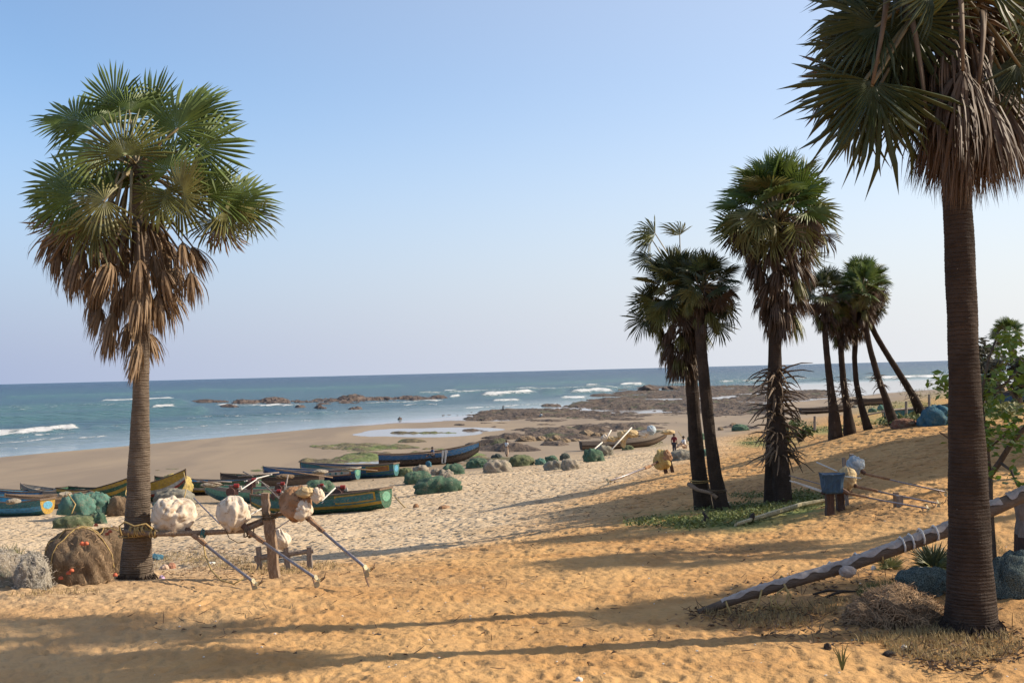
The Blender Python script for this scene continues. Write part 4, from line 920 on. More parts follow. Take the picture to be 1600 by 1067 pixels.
# near heaps
hb = B_(112,196,815,895,NBR,'brown net heap at the back, touching the left palm trunk',.8,.16,.2,0,True,44,26,d=17.6,folds=8,lump=.04)
def net_skirt(o, w_, dpt, n, mat, seed):
    q = random.Random(seed); m = MB()
    for i in range(n):
        a = q.uniform(math.pi, 2*math.pi); r1 = q.uniform(.55, .95); r2 = q.uniform(1.0, 1.25); h1 = q.uniform(.35, .8)
        p0 = Vector((math.cos(a)*w_*r1, math.sin(a)*dpt*r1, h1*w_)); p1 = Vector((math.cos(a+.1)*w_*r2, math.sin(a+.1)*dpt*r2, .05))
        m.tube([p0, p0.lerp(p1, .5)+Vector((math.cos(a)*.08, math.sin(a)*.08, .05)), p1], [.006, .02, .012], 5)
    s = link('net_folds', m.mesh('net_folds', mat, True)); s.parent = o
hf_ = B_(50,164,818,914,NBR,'big domed brown net heap in front with orange floats and cords',.75,.15,.2,0,True,80,44,d=15.9,folds=9,lump=.04)
FL = M('float_orange', (.50,.12,.05), (.35,.08,.04), 8, .6, .005)
for o, pts in ((hf_, [(131,852),(135,851),(128,851),(112,893),(107,897),(180,900),(95,905)]), (hb, [(172,832),(167,836),(150,822)])):
    m = MB()
    for (a, b) in pts:
        p = P(a, b, o.location.y-.75 if o is hf_ else o.location.y-.5); V, F = blob(int(a), 8, 6, .3, .05)
        m.add([(v[0]*.035+p.x, v[1]*.035+p.y, v[2]*.035+p.z) for v in V], F)
    m.obj('net_floats', FL, o, True)
NWH = netmat('net_white', (.34,.30,.24), (.24,.215,.175), (.40,.36,.29), 60)
nc_ = B_(-60,34,860,925,NPK,'rumpled cream net coil cut by the left edge',.8,.3,.1,nu=60,nv=30,freq=2,d=15.6,lump=.05,folds=9)
nw_ = B_(10,70,866,930,NWH,'loose pale grey netting between the left edge and the brown heap',.8,.3,.1,nu=60,nv=30,freq=2,d=15.3,lump=.05,folds=9)
fb = B_(1312,1480,932,1004,NBR,'shaggy brown fibre net heap at the foot of the nearest palm',.62,.34,.1,0,False,90,44,freq=3.2,d=10.9)
def fuzz(o, n, L, rad, mat, seed):
    q = random.Random(seed); me = o.data; vs = [v.co for v in me.vertices]; m = MB()
    for i in range(n):
        p = Vector(vs[q.randrange(len(vs))])+Vector((q.gauss(0, .03), q.gauss(0, .03), q.gauss(0, .01))); nrm = Vector((p.x, p.y, .2)).normalized()
        a = Vector((q.gauss(0, 1), q.gauss(0, 1), q.gauss(-.2, .5))).normalized()
        p1 = p+nrm*.01+a*L*.5; p2 = p+a*L+Vector((0, 0, -.03)); s_ = nrm.cross(a).normalized()*rad
        m.add([p-s_, p+s_, p1-s_, p1+s_, p2], [(0,1,3,2),(2,3,4)])
    f = link('net_fibres', m.mesh('net_fibres', mat)); f.parent = o; f['kind'] = 'stuff'
fuzz(fb, 9000, .09, .0022, M('fibre', (.44,.29,.165), (.29,.19,.11), 9, .9, 0), 1)
fuzz(hf_, 900, .10, .0022, M('fibre', (.36,.25,.15)), 2)
fuzz(nw_, 2200, .08, .0022, M('fibre_pale', (.50,.45,.38), (.36,.32,.27), 9, .9, 0), 5); fuzz(nc_, 1800, .08, .0022, M('fibre_pale', (.50,.45,.38)), 6)
B_(1385,1490,916,968,NMS,'blue green mesh net roll left of the nearest palm trunk',.6,.16,.3,nu=50,nv=28,d=12.3)
B_(1535,1660,922,1000,NMS,'blue green mesh net roll right of the nearest palm trunk',.6,.16,.3,nu=50,nv=28,d=11.8)
# ------------------------------------------------------------------ cloth covered boat motors on their racks
CLW = M('cloth_cream', (.60,.51,.40), (.50,.41,.31), 4, .9, .008, 14, wear=(.38,.28,.19)); CLB = M('cloth_brown', (.24,.125,.06), (.33,.20,.12), 5, .9, .02, wear=(.13,.08,.05))
CLY = M('cloth_yellow', (.46,.34,.13), (.34,.24,.09), 5, .9, .02); CLS = M('sheet_blue', (.022,.055,.10), (.035,.08,.13), 4, .6, .01)
CLV = M('sheet_pale_blue', (.34,.40,.44), (.24,.30,.35), 4, .6, .015, wear=(.5,.5,.47)); CLT = M('cloth_tan', (.50,.38,.21), (.38,.27,.14), 5, .9, .02)
STL = M('steel', (.30,.28,.29), (.20,.18,.19), 20, .42, .003, metal=.75, wear=(.25,.14,.08)); RUS = M('rust', (.13,.075,.05), (.08,.05,.04), 14, .85, .006)
BRS = M('propeller_brass', (.42,.38,.25), (.30,.26,.17), 12, .45, .004, metal=.4); PAL = M('rod_pale', (.62,.60,.56), (.5,.48,.44), 20, .5, .002)
POS = M('post_wood', (.27,.185,.12), (.18,.12,.08), 5, .85, .02, stretch=(5,5,1), wear=(.36,.28,.2)); PSD = M('post_dark', (.06,.036,.028), (.09,.05,.035), 5, .8, .015, stretch=(5,5,1))
PGY = M('post_grey', (.26,.22,.19), (.17,.14,.12), 5, .85, .02, stretch=(5,5,1)); RED = M('tank_red', (.28,.025,.02), (.18,.02,.015), 9, .4, .002); ENG = M('engine_dark', (.05,.03,.03), (.10,.045,.035), 14, .5, .006)
def sack(c, w_, h_, dp, seed, mat, parent=None, folds=5, name='cloth_cover', tie=.0, box=.0):
    V, F = blob(seed, 72, 48, 2, .36, 1.3, folds, box); A = np.array(V); zc = A[:, 2]
    A[:, :2] -= (A[:, :2].max(0)+A[:, :2].min(0))/2
    A /= (np.ptp(A[:, 0]), np.ptp(A[:, 1]), np.ptp(A[:, 2])); A[:, 2] -= .5
    k = 1-tie*np.clip(-A[:, 2]*2-.3, 0, 1); A[:, 0] *= k; A[:, 1] *= k
    A *= (w_, dp, h_); m = MB().add([(c.x+a, c.y+b, c.z+e) for a, b, e in A], F); return m.obj(name, mat, parent, True)
def propeller(c, axis, r, parent, mat=BRS):
    axis = axis.normalized(); u = axis.orthogonal().normalized(); v = axis.cross(u); m = MB(); m.tube([c-axis*r*.35, c+axis*r*.35], r*.2, 8)
    for i in range(3):
        a = 2.1*i+.5; e = u*math.cos(a)+v*math.sin(a); s = axis.cross(e)
        pts = []
        for k in range(9):
            th = math.pi*2*k/9; rr_ = r*.62+r*.42*math.cos(th); ww = r*.36*math.sin(th); pts.append(c+e*rr_+s*ww*.8+axis*ww*.6)
        m.add(pts + [p+axis*.008 for p in pts], [tuple(range(9)), tuple(range(9, 18))[::-1]]+[(k, 9+k, 9+(k+1) % 9, (k+1) % 9) for k in range(9)])
    return m.obj('propeller', mat, parent)
def rope_coil(pts, r, name, mat, parent=None):
    m = MB(); m.tube(pts, r, 6); return m.obj(name, mat, parent, True)
def motor(cp, d, w_, h_, mat, shaft, label, seed, rods=(), rope=None, group='covered boat motors resting on racks', folds=5, tie=.35, sr=.022, prop=.10, extra=(), box=0.0):
    """cp: pixel of the cover centre; shaft: ((px,py,d),(px,py,d)); rods: [(px,py,d,px,py,d,mat)]"""
    c = P(*cp, d); k = d/FPX; root = empty('boat_motor', c, label, 'boat motor', group)
    if box:
        W_, H_ = w_*k, h_*k; m = MB(); n = 24; q5 = random.Random(seed)
        for i, (zz, sc_) in enumerate([(-.5,.72),(-.42,.84),(-.2,.88),(.05,.90),(.28,.95),(.45,1.02),(.5,1.06),(.47,.9),(.43,.3)]):
            for j in range(n):
                a_ = 6.283*j/n+.5; ex = (abs(math.cos(a_))**6+abs(math.sin(a_))**6)**(-1/6); rr5 = .5*sc_*ex*(1+.05*math.sin(j*2.7+i)+.03*q5.gauss(0, 1))
                m.v.append((c.x+W_*rr5*math.cos(a_), c.y+W_*rr5*math.sin(a_), c.z+H_*(zz+(.07*max(0, math.cos(a_*2+.6)) if i in (5,6,7) else 0))))
        m.f = [(i*n+j, i*n+(j+1) % n, (i+1)*n+(j+1) % n, (i+1)*n+j) for i in range(8) for j in range(n)]+[tuple(range(n))[::-1], tuple(8*n+j for j in range(n))]; m.m = [0]*len(m.f)
        m.obj('sheet_cover', mat, root)
    else: sack(c, w_*k, h_*k, w_*k*.8, seed, mat, root, folds, tie=tie)
    for (ex, ey, ew, eh, em) in extra: sack(P(ex, ey, d-.1), ew*k, eh*k, ew*k*.7, seed+7, em, root, 4, tie=tie)
    if shaft:
        a = P(*shaft[0]); b = P(*shaft[1]); ax = (b-a).normalized()
        MB().tube([c.lerp(a, .3), a], [.05, .045], 8).obj('drive_housing', RUS, root)
        MB().tube([a-ax*.1, a.lerp(b, .5)+Vector((0, 0, -.01)), b], sr, 8).obj('drive_shaft', STL, root, True); sh = root.children[-1] if False else [o_ for o_ in bpy.data.objects if o_.parent == root and o_.name.startswith('drive_shaft')][0]
        m = MB(); m.tube([a+ax*(.15*q) for q in range(5)], [sr*1.5, sr*1.9, sr*1.4, sr*1.8, sr*1.4], 7); m.obj('rag_wrap', CLB, sh)
        propeller(b+ax*.05, ax, prop, sh)
        dn = Vector((0, 0, -1)); e = b-ax*.05; m = MB()
        m.tube([e-ax*.10, e+dn*prop*.9-ax*.02, e+dn*prop*1.7+ax*.05, e+dn*prop*2.2+ax*prop*1.2], [.012,.016,.02,.008], 6, squash=.5); m.obj('skeg', RUS, sh)
        m = MB(); m.tube([b+ax*.12, b+ax*.18+Vector((.02,0,.06)), b+ax*.17+Vector((.05, 0, .14))], [.01,.018,.006], 6, squash=.4); m.obj('rudder_fin', RUS, sh)
    for (x0, y0, d0, x1, y1, d1, rm) in rods: MB().tube([P(x0, y0, d0), P(x1, y1, d1)], .011*max(1, d0/20), 6).obj('tiller_rod', rm, root)
    if rope: rope_coil([P(*q) for q in rope], .012, 'tie_rope', RPE, root)
    return root
motor((271,806), 17.0, 72, 64, CLW, ((300,834,16.9),(398,910,14.9)), 'boat motor under a cream cloth next to the left palm trunk', 701, rope=[(303,836,16.8),(318,850,16.6),(321,868,16.3),(330,890,15.6),(345,906,15.1),(365,912,15.0),(380,903,15.0)],
      rods=[(303,778,18.2,343,818,17.2,STL)])
motor((365,803), 16.9, 54, 58, CLW, ((388,830,16.8),(495,904,14.9)), 'boat motor under a crumpled cream cloth midway along the rail', 703, folds=7, rods=[(384,808,17.0,411,793,17.3,PAL)])
motor((462,787), 16.8, 52, 58, CLB, ((484,812,16.7),(573,888,14.8)), 'boat motor under a brown rag, highest of the four by the rail post', 705, folds=6, rods=[(408,752,17.8,441,784,17.0,PGY),(430,827,16.9,462,806,16.8,PAL),(503,782,16.8,524,762,17.2,PAL)], extra=((472,797,34,36,CLW),(496,774,22,26,CLW),(478,769,32,18,CLT)), tie=.1)
motor((441,843), 19.4, 28, 36, CLW, None, 'small motor bagged in cream cloth hanging low behind the post', 707, folds=4)
# rail, posts, low trestle
rk_ = empty('motor_rack', Gd(424, 16.9), 'rough wooden rail lashed between the left palm and a squared post', 'rack', 'racks for boat motors')
def post(x0, y0, x1, y1, d, w_, mat, parent, name='post', sq=True, n=4, below=.15):
    a = P(x0, y0, d); b = P(x1, y1, d); a = a-(b-a).normalized()*below; r_ = w_*d/FPX/2*(1.35 if sq else 1)
    m = MB(); pts = [a.lerp(b, i/5)+Vector((rnd.gauss(0, .006), rnd.gauss(0, .006), 0)) for i in range(6)]
    m.tube(pts, [r_*rnd.uniform(.9, 1.08) for _ in range(6)], 4 if sq else 9); return m.obj(name, mat, parent)
post(428,887,420,812,16.9,15,POS,rk_); post(417,802,414,770,17.0,12,POS,rk_, 'post_top')
MB().tube([P(188,831,16.75), P(250,834,16.8), P(320,832,16.85), P(380,829,16.9), P(420,812,16.95)], [.045,.04,.042,.038,.04], 9).obj('rail', POS, rk_, True)
MB().tube([P(386,822,17.1), P(420,808,17.05), P(445,800,17.0), P(470,806,17.0)], [.035,.036,.034,.03], 9).obj('rail', POS, rk_, True)
def lash(px, py, d, r_, n, parent, mat=RPE, axis=Vector((0,0,1)), w_=.05):
    c = P(px, py, d); u = axis.orthogonal().normalized(); v = axis.cross(u); pts = []
    for i in range(n*10+1):
        a = 2*math.pi*i/10; pts.append(c + (u*math.cos(a)+v*math.sin(a))*r_*(1+.12*math.sin(i*1.7)) + axis*(w_*(i/(n*10)-.5)+.012*math.sin(i*.9)))
    m = MB(); m.tube(pts, .011, 5); return m.obj('rope_lashing', mat, parent, True)
lash(215,830,17.2,.27,5,rk_, w_=.12); lash(210,831,16.8,.075,4,rk_,axis=Vector((1,0,0)),w_=.16); lash(222,829,16.8,.07,4,rk_,axis=Vector((.9,0,.3)),w_=.14); lash(421,806,16.9,.11,5,rk_,RPD,w_=.09); lash(240,833,16.8,.06,3,rk_,axis=Vector((1,0,0)),w_=.1)
lash(318,833,16.8,.06,3,rk_,PT,axis=Vector((1,0,0)),w_=.05); lash(388,832,16.8,.07,3,rk_,RPD,axis=Vector((1,0,0)),w_=.12)
rope_coil([P(352,826,16.8), P(358,840,16.8), P(372,848,16.8), P(384,846,16.8)], .007, 'loose_cord', RPD, rk_)
rope_coil([P(190,836,16.7), P(186,822,16.7), P(195,815,16.7), P(210,822,16.65), P(228,818,16.65), P(238,826,16.7)], .014, 'loose_cord', RPE, rk_)
tr_ = empty('low_trestle', Gd(445, 19.4), 'low weathered trestle of short stakes and a plank behind the squared post', 'trestle', 'racks for boat motors')
for a in (405,449,484): post(a,882 if a > 420 else 876,a-1,854,19.4,8,PGY,tr_)
MB().tube([P(398,872,19.4), P(440,866,19.4), P(490,860,19.4)], [.05,.055,.04], 7).obj('plank', PGY, tr_)
# racks at the right
r2 = empty('motor_rack', Gd(1305, 22.3), 'pair of dark timber posts holding the sheet wrapped motors', 'rack', 'racks for boat motors')
post(1297,811,1296,766,22.0,13,PSD,r2); post(1313,793,1312,766,22.6,11,PSD,r2); post(1323,780,1322,766,23.2,5,PGY,r2)
MB().tube([P(1285,770,22.1), P(1330,768,22.5)], .04, 7).obj('cross_rail', PSD, r2)
post(1320,770,1318,715,23.4,5,PGY,r2); post(1331,748,1330,709,24.5,6,PGY,r2)
r3 = empty('motor_rack', Gd(1405, 21.5), 'short split stake trestle carrying the two long drive shafts', 'rack', 'racks for boat motors')
post(1400,798,1400,769,21.6,7,POS,r3); post(1407,805,1405,774,21.3,8,PGY,r3)
motor((1300,755), 22.0, 34, 30, CLS, ((1325,771,21.9),(1448,794,19.9)), 'boat motor boxed in dark blue sheet on the dark posts', 711, folds=3, box=.7, tie=.3, sr=.016, prop=.09, rods=[(1234,751,22.6,1292,771,22.1,PAL),(1233,743,22.9,1285,757,22.3,STL),(1240,752,22.5,1290,768,22.2,PAL)])
motor((1323,748), 22.5, 32, 42, CLT, ((1338,760,22.4),(1464,786,20.5)), 'boat motor under a tan and yellow cloth behind the blue sheet one', 713, folds=5, tie=.2, sr=.017, prop=.09, rods=[(1276,722,23.4,1308,736,22.7,PAL),(1300,742,21.8,1345,747,22.3,CLV)])
motor((1337,727), 24, 31, 32, CLV, ((1352,740,23.9),(1475,768,22.5)), 'boat motor wrapped in pale blue plastic, farthest of the three at the right', 715, folds=6, tie=.2, sr=.016, prop=.09)
# stand in the middle
r4 = empty('motor_rack', Gd(1042, 49), 'two dark stakes in the open sand under the yellow cloth', 'rack', 'racks for boat motors')
post(1044,752,1037,722,49,6,PSD,r4); post(1053,744,1046,718,50,5,PSD,r4)
motor((1034,718), 49, 28, 32, CLY, ((1016,728,48.5),(952,752,45)), 'boat motor under a yellow cloth standing alone on the open sand', 717, folds=5, tie=-.2, sr=.045, prop=.16, extra=((1042,712,18,20,CLB),))
MB().tube([P(961,752,45.6), P(958,760,45.6)], .04, 5).obj('support_leg', RUS, None)['label'] = 'short rusty prop under the lone motor shaft'
bpy.data.objects['support_leg']['category'] = 'support'
# small motors mounted on the boats
def small_motor(px, py, d, s, label, rod, rod2=None):
    c = P(px, py, d); root = empty('small_motor', c, label, 'boat motor', 'bare motors on the boats')
    eb = MB().box(c, (.42*s, .4*s, .5*s), Matrix.Rotation(.4, 3, 'Z')).obj('engine_block', ENG, root)
    m = MB(); m.tube([c+Vector((-.1*s, -.32*s, -.1*s)), c+Vector((-.08*s, -.2*s, -.1*s))], .24*s, 14); m.obj('flywheel', ENG, eb)
    m = MB(); m.tube([c+Vector((.05*s, -.1*s, .22*s)), c+Vector((.30*s, -.1*s, .22*s))], .11*s, 10); m.obj('fuel_tank', RED, eb)
    m = MB(); m.tube([c+Vector((.22*s, 0, .05*s)), c+Vector((.42*s, 0, .08*s))], .12*s, 8); m.obj('exhaust', PW, eb)
    MB().tube([c-Vector((0,0,.2*s)), Vector((c.x, c.y, c.z-.9*s))], .07*s, 6).obj('mount', RUS, root)
    MB().tube([P(*rod[0:3]), P(*rod[3:6])], .03, 6).obj('drive_shaft', PAL, root)
    return root
small_motor(365,765,57,1.0,'dark motor with a red tank nearest the crumpled cream cloth',(372,768,57,402,748,60)); small_motor(393,755,60,.9,'maroon motor with a round flywheel left of the leaning grey pole',(382,752,60,425,741,62))
small_motor(438,760,60,.8,'small dark motor on the brown boat left of the brown rag',(445,765,60,450,744,62)); small_motor(432,772,57,.8,'dark red motor low behind the squared post',(425,775,57,405,772,58))
small_motor(500,761,56,.6,'small motor with a white cap right of the green heap',(495,765,56,480,775,56)); small_motor(531,767,56,.95,'bare dark motor with a bright red tank right of the brown rag',(520,765,56,503,786,55))
# ------------------------------------------------------------------ poles, oars, loose wood
def pole(pts, rad, name, mat, label, cat, group=None, n=8, parent=None):
    o = MB().tube(pts, rad, n).obj(name, mat, parent, True)
    return tag(o, label, cat, group) if parent is None else o
GP = 'oars and poles about the boats'
for i, (a, l) in enumerate([((372,744,61,436,738,62),'long pale pole lying across the brown boat'),((380,737,62,395,744,61),'short pole propped at the left of the brown boat'),((400,748,60,420,760,59),'dark paddle leaning inside the brown boat'),
   ((446,765,59,450,742,60),'dark upright paddle beside the leaning grey pole'),((325,751,60,362,753,60),'thin pole along the black bottomed boat')]):
    pole([P(*a[:3]), P(*a[3:])], .04, 'pole', PGY, l, 'pole', GP)
PLK = M('white_plank', (.62,.58,.52), (.48,.44,.38), 5, .7, .01)
for i, (a, l) in enumerate([((692,705,101,693,722,99),'left one of the two pale boards leaning on the blue and black boat'),((694,703,101,697,723,99),'right one of the two pale boards leaning on the blue and black boat')]):
    o = MB().box((P(*a[:3])+P(*a[3:]))/2, (.26, .08, 1.15), Matrix.Rotation(.06+.12*i, 3, 'Y')).obj('board', PLK, None); tag(o, l, 'board', 'boards leaning on the boat')
for a, l in [((927,703,95,941,691,98),'lower white oar at the stern of the wooden boat'),((948,684,99,955,672,100),'upper white oar standing at the stern of the wooden boat'),((956,702,96,987,668,100),'long white oar leaning across the middle of the wooden boat')]:
    pole([P(*a[:3]), P(*a[3:])], .06, 'oar', PLK, l, 'oar', GP)
sk = [(944,685,12,14,CLW,'cream sack hung over the stern of the wooden boat'),(973,681,18,18,CLT,'tan sack bundle in the middle of the wooden boat'),(974,692,9,16,CLT,'tan cloth hanging over the near side of the wooden boat'),(987,677,22,14,CLT,'folded tan sail cloth right of the tan sack bundle'),
      (1006,678,18,12,CLW,'small cream pile under the white bundle'),(1018,672,15,16,CLV,'white plastic bundle highest on the wooden boat'),(1043,675,24,8,CLT,'flat tan cloth near the raised bow'),(957,686,20,9,CLT,'low tan sack between the stern sack and the middle bundle')]
for i, (a, b, c_, e, mt, l) in enumerate(sk):
    o = sack(P(a, b, 100.5), c_*100/FPX, e*100/FPX, c_*100/FPX*.8, 740+i, mt, None, 4, 'sack'); tag(o, l, 'sack', 'sacks piled on the wooden boat')
# gear lying in the boats
for i, (a, b_, c_, e, d_, mt, l) in enumerate([(445,777,24,8,56.5,NGR,'grey net lump inside the nearest green boat'),(560,775,22,7,56,NBL,'blue grey net lump near the stern of the nearest green boat'),(412,770,26,9,59,NOL,'olive net lump in the pale green boat'),(500,737,26,8,66,NPK,'pale net lump in the dark blue boat'),
   (445,744,30,8,62,NBR,'brown net lump in the dark brown boat'),(330,757,34,8,61,NPK,'pale net lump in the black bottomed boat'),(545,733,26,7,71,NGR,'grey net lump in the blue green boat'),(20,783,22,9,60,NPK,'pale net lump in the far left boats'),(100,772,22,8,58,NPK,'pale cloth lump in the grey boat at the left')]):
    o = sack(P(a, b_, d_), c_*d_/FPX, e*d_/FPX, 1.0, 800+i, mt, None, 3, 'net_lump'); tag(o, l, 'net bundle', 'nets lying inside the boats')
for i, (a, l) in enumerate([((470,768,57,540,781,55),'bamboo pole lying along the rail of the nearest green boat'),((520,772,57,600,778,55.5),'short bamboo pole at the stern of the nearest green boat'),((430,733,64,520,746,64),'bamboo pole on the rail of the dark blue boat'),((500,728,70,590,735,69),'bamboo pole on the rail of the blue green boat'),((300,748,61,350,758,60),'bamboo pole on the black bottomed boat'),((610,712,104,700,706,103),'bamboo pole along the blue and black boat'),((60,778,58,110,770,58),'bamboo pole over the dark weathered boat')]):
    pole([P(*a[:3]), P(*a[3:])], .035, 'bamboo_pole', POS, l, 'pole', GP)
for i, (pts, l) in enumerate([([(200,752,60),(196,772,59),(206,790,58)],'mooring rope hanging from the orange yellow bow'),([(287,738,60),(292,760,59),(286,785,58)],'mooring rope hanging from the high yellow bow'),([(617,776,55.5),(632,792,55),(648,799,54.5)],'slack rope from the pale green stern to the sand'),([(106,771,56),(118,788,55.5),(112,802,55)],'rope hanging from the weathered brown boat'),([(1060,674,100),(1068,686,99),(1082,700,97)],'rope running from the raised bow down to the sand')]):
    o = MB().tube([P(*p) for p in pts], .03, 5).obj('mooring_rope', RPE, None, True); tag(o, l, 'rope', 'mooring ropes of the boats')
# long wrapped pole in the foreground
def q3(px, py, d): return P(px, py, d)
LPp = [q3(1091,957,11.7), q3(1180,925,11.75), q3(1320,885,11.85), q3(1480,828,11.95), q3(1600,772,12.05), q3(1690,735,12.1)]
lp = empty('wrapped_pole', LPp[0], 'long tapering pole wrapped in pale plastic, slanting up behind the nearest palm', 'pole')
MB().tube(LPp, [.035,.056,.066,.073,.078,.078], 12).obj('pole_shaft', M('pole_wood', (.115,.085,.065), (.16,.12,.09), 6, .85, .02, stretch=(1,5,5)), lp, True)
def wrap(t0, t1, seed):
    V = []; N_, K = 40, 9; q = random.Random(seed)
    arr = np.array([list(p) for p in LPp]); L = np.r_[0, np.cumsum(np.linalg.norm(np.diff(arr, axis=0), axis=1))]; L /= L[-1]
    for i in range(N_+1):
        t = t0+(t1-t0)*i/N_; c = Vector([np.interp(t, L, arr[:, k]) for k in range(3)]); r_ = np.interp(t, L, [.035,.056,.066,.073,.078,.078])*1.07
        for k in range(K):
            a = R(28)+R(105)*k/(K-1)+q.gauss(0, .03)+ (.25*math.sin(i*.7+seed) if k in (0, K-1) else 0); rr_ = r_*(1+.10*abs(q.gauss(0, 1)))
            ax = Vector((.95, 0, .3)).normalized(); u = Vector((0, -1, 0)); v = Vector((-.3, 0, .95))
            V.append(c+(u*math.cos(a)+v*math.sin(a))*rr_)
    return MB().add(V, [(i*K+k, i*K+k+1, (i+1)*K+k+1, (i+1)*K+k) for i in range(N_) for k in range(K-1)])
PLS = M('plastic_wrap', (.36,.31,.28), (.26,.22,.195), 9, .4, .012)
for i, (a, b) in enumerate([(.06,.30),(.28,.55),(.53,.78),(.80,.99)]): wrap(a, b, i).obj('plastic_wrap', PLS, lp, True)
sack(P(1325,893,11.7), .19, .13, .1, 760, PLS, lp, 3, 'plastic_flap')
axp = (LPp[3]-LPp[1]).normalized()
for px_, py_ in ((1424,846),(1440,838),(1340,876),(1375,868),(1462,833),(1300,890),(1225,912),(1410,851)): lash(px_, py_, 11.9, .078, 1, lp, RPE if px_ % 2 else PAL, axp, .02)
for i, pts in enumerate([[(1225,912,11.7),(1232,925,11.6),(1228,940,11.6),(1218,950,11.6),(1210,938,11.6),(1216,925,11.65),(1226,918,11.7)],[(1190,921,11.7),(1186,940,11.6),(1176,956,11.6),(1160,962,11.6),(1142,960,11.6),(1136,945,11.65),(1134,938,11.7)],[(1222,915,11.75),(1236,930,11.7),(1234,945,11.65),(1222,952,11.65),(1206,946,11.6),(1204,930,11.65)]]):
    rope_coil([P(*p) for p in pts], .011, 'hanging_rope', RPE, lp)
o = MB().tube([G(1150,824)+Vector((0,0,.06)), G(1200,812)+Vector((0,0,.10)), G(1250,799)+Vector((0,0,.14)), G(1290,790)+Vector((0,0,.12)), G(1337,781)+Vector((0,0,.05))], [.05,.09,.08,.06,.03], 6, squash=.6).obj('driftwood_plank', M('weathered_plank', (.52,.46,.30), (.34,.29,.18), 4, .8, .02, stretch=(1,5,5), wear=(.12,.1,.07)), None)
tag(o, 'long pale weathered plank lying on the creepers at the spiky palm', 'plank')
o = MB().tube([P(1076,756,28.6), P(1090,765,28.2), P(1112,770,27.9), P(1120,778,27.8)], [.06,.05,.045,.06], 6).obj('cross_branch', POS, None, True); tag(o, 'curved branch tied across the two leaning palm trunks', 'branch')
lash(1094,751,28.8,.27,3,o, RPE, w_=.08); lash(1121,766,28,.22,3,o, RPD, w_=.08)
gp = empty('grey_post', Gd(1600,12.4), 'thick charred grey post at the right edge of the picture', 'post')
post(1603,945,1601,830,12.4,34,PSD,gp,'lower_post',False); post(1601,832,1600,786,12.4,30,PGY,gp,'upper_post',False)
# fence stakes on the far green bank
for i, (x, y0, y1, d, l) in enumerate([(1273,668,650,50,'short thick stake left of the leftmost far palm'),(1383,655,628,47,'leaning stake between the third and fourth far palms'),(1416,651,627,48,'upright stake right of the fourth far palm'),(1452,646,616,50,'upright stake beside the rightmost far palm')]):
    m = MB(); m.tube([P(x+(4 if i == 1 else 0), y0+4, d), P(x-(2 if i == 1 else 0), y1, d)], [.07,.055], 7); o = m.obj('fence_stake', PGY, None); tag(o, l, 'stake', 'fence stakes on the far bank')
o = MB().tube([P(1340,651,60), P(1395,640,60), P(1440,636,62)], .05, 6).obj('fence_rail', PGY, None); tag(o, 'thin grey rail lying behind the fence stakes', 'rail')

# ------------------------------------------------------------------ people
SKN = M('skin', (.16,.085,.05), (.13,.07,.042), 8, .6, .002); HAIR = M('hair', (.012,.01,.009), (.02,.016,.014), 20, .6, .004)
SHW = M('shirt_white', (.66,.66,.66), (.55,.56,.58), 8, .85, .006); SHR = M('shirt_maroon', (.16,.025,.03), (.11,.02,.025), 8, .85, .006); TRD = M('trousers_dark', (.03,.033,.045), (.05,.05,.06), 8, .85, .006)
TRB = M('cloth_beige', (.50,.36,.25), (.38,.27,.19), 8, .85, .006); SHB = M('shirt_blue', (.05,.09,.18), (.04,.07,.13), 8, .85, .006)
def skin_mesh(name, verts, edges, rad, mat, parent):
    me = bpy.data.meshes.new(name); me.from_pydata(verts, edges, []); me.materials.append(mat)
    o = link(name, me); o.parent = parent
    md = o.modifiers.new('skin', 'SKIN'); sv = me.skin_vertices[0].data
    for i, r_ in enumerate(rad): sv[i].radius = (r_, r_)
    sv[0].use_root = True; md.use_smooth_shade = True
    s = o.modifiers.new('sub', 'SUBSURF'); s.levels = 1; s.render_levels = 1; return o
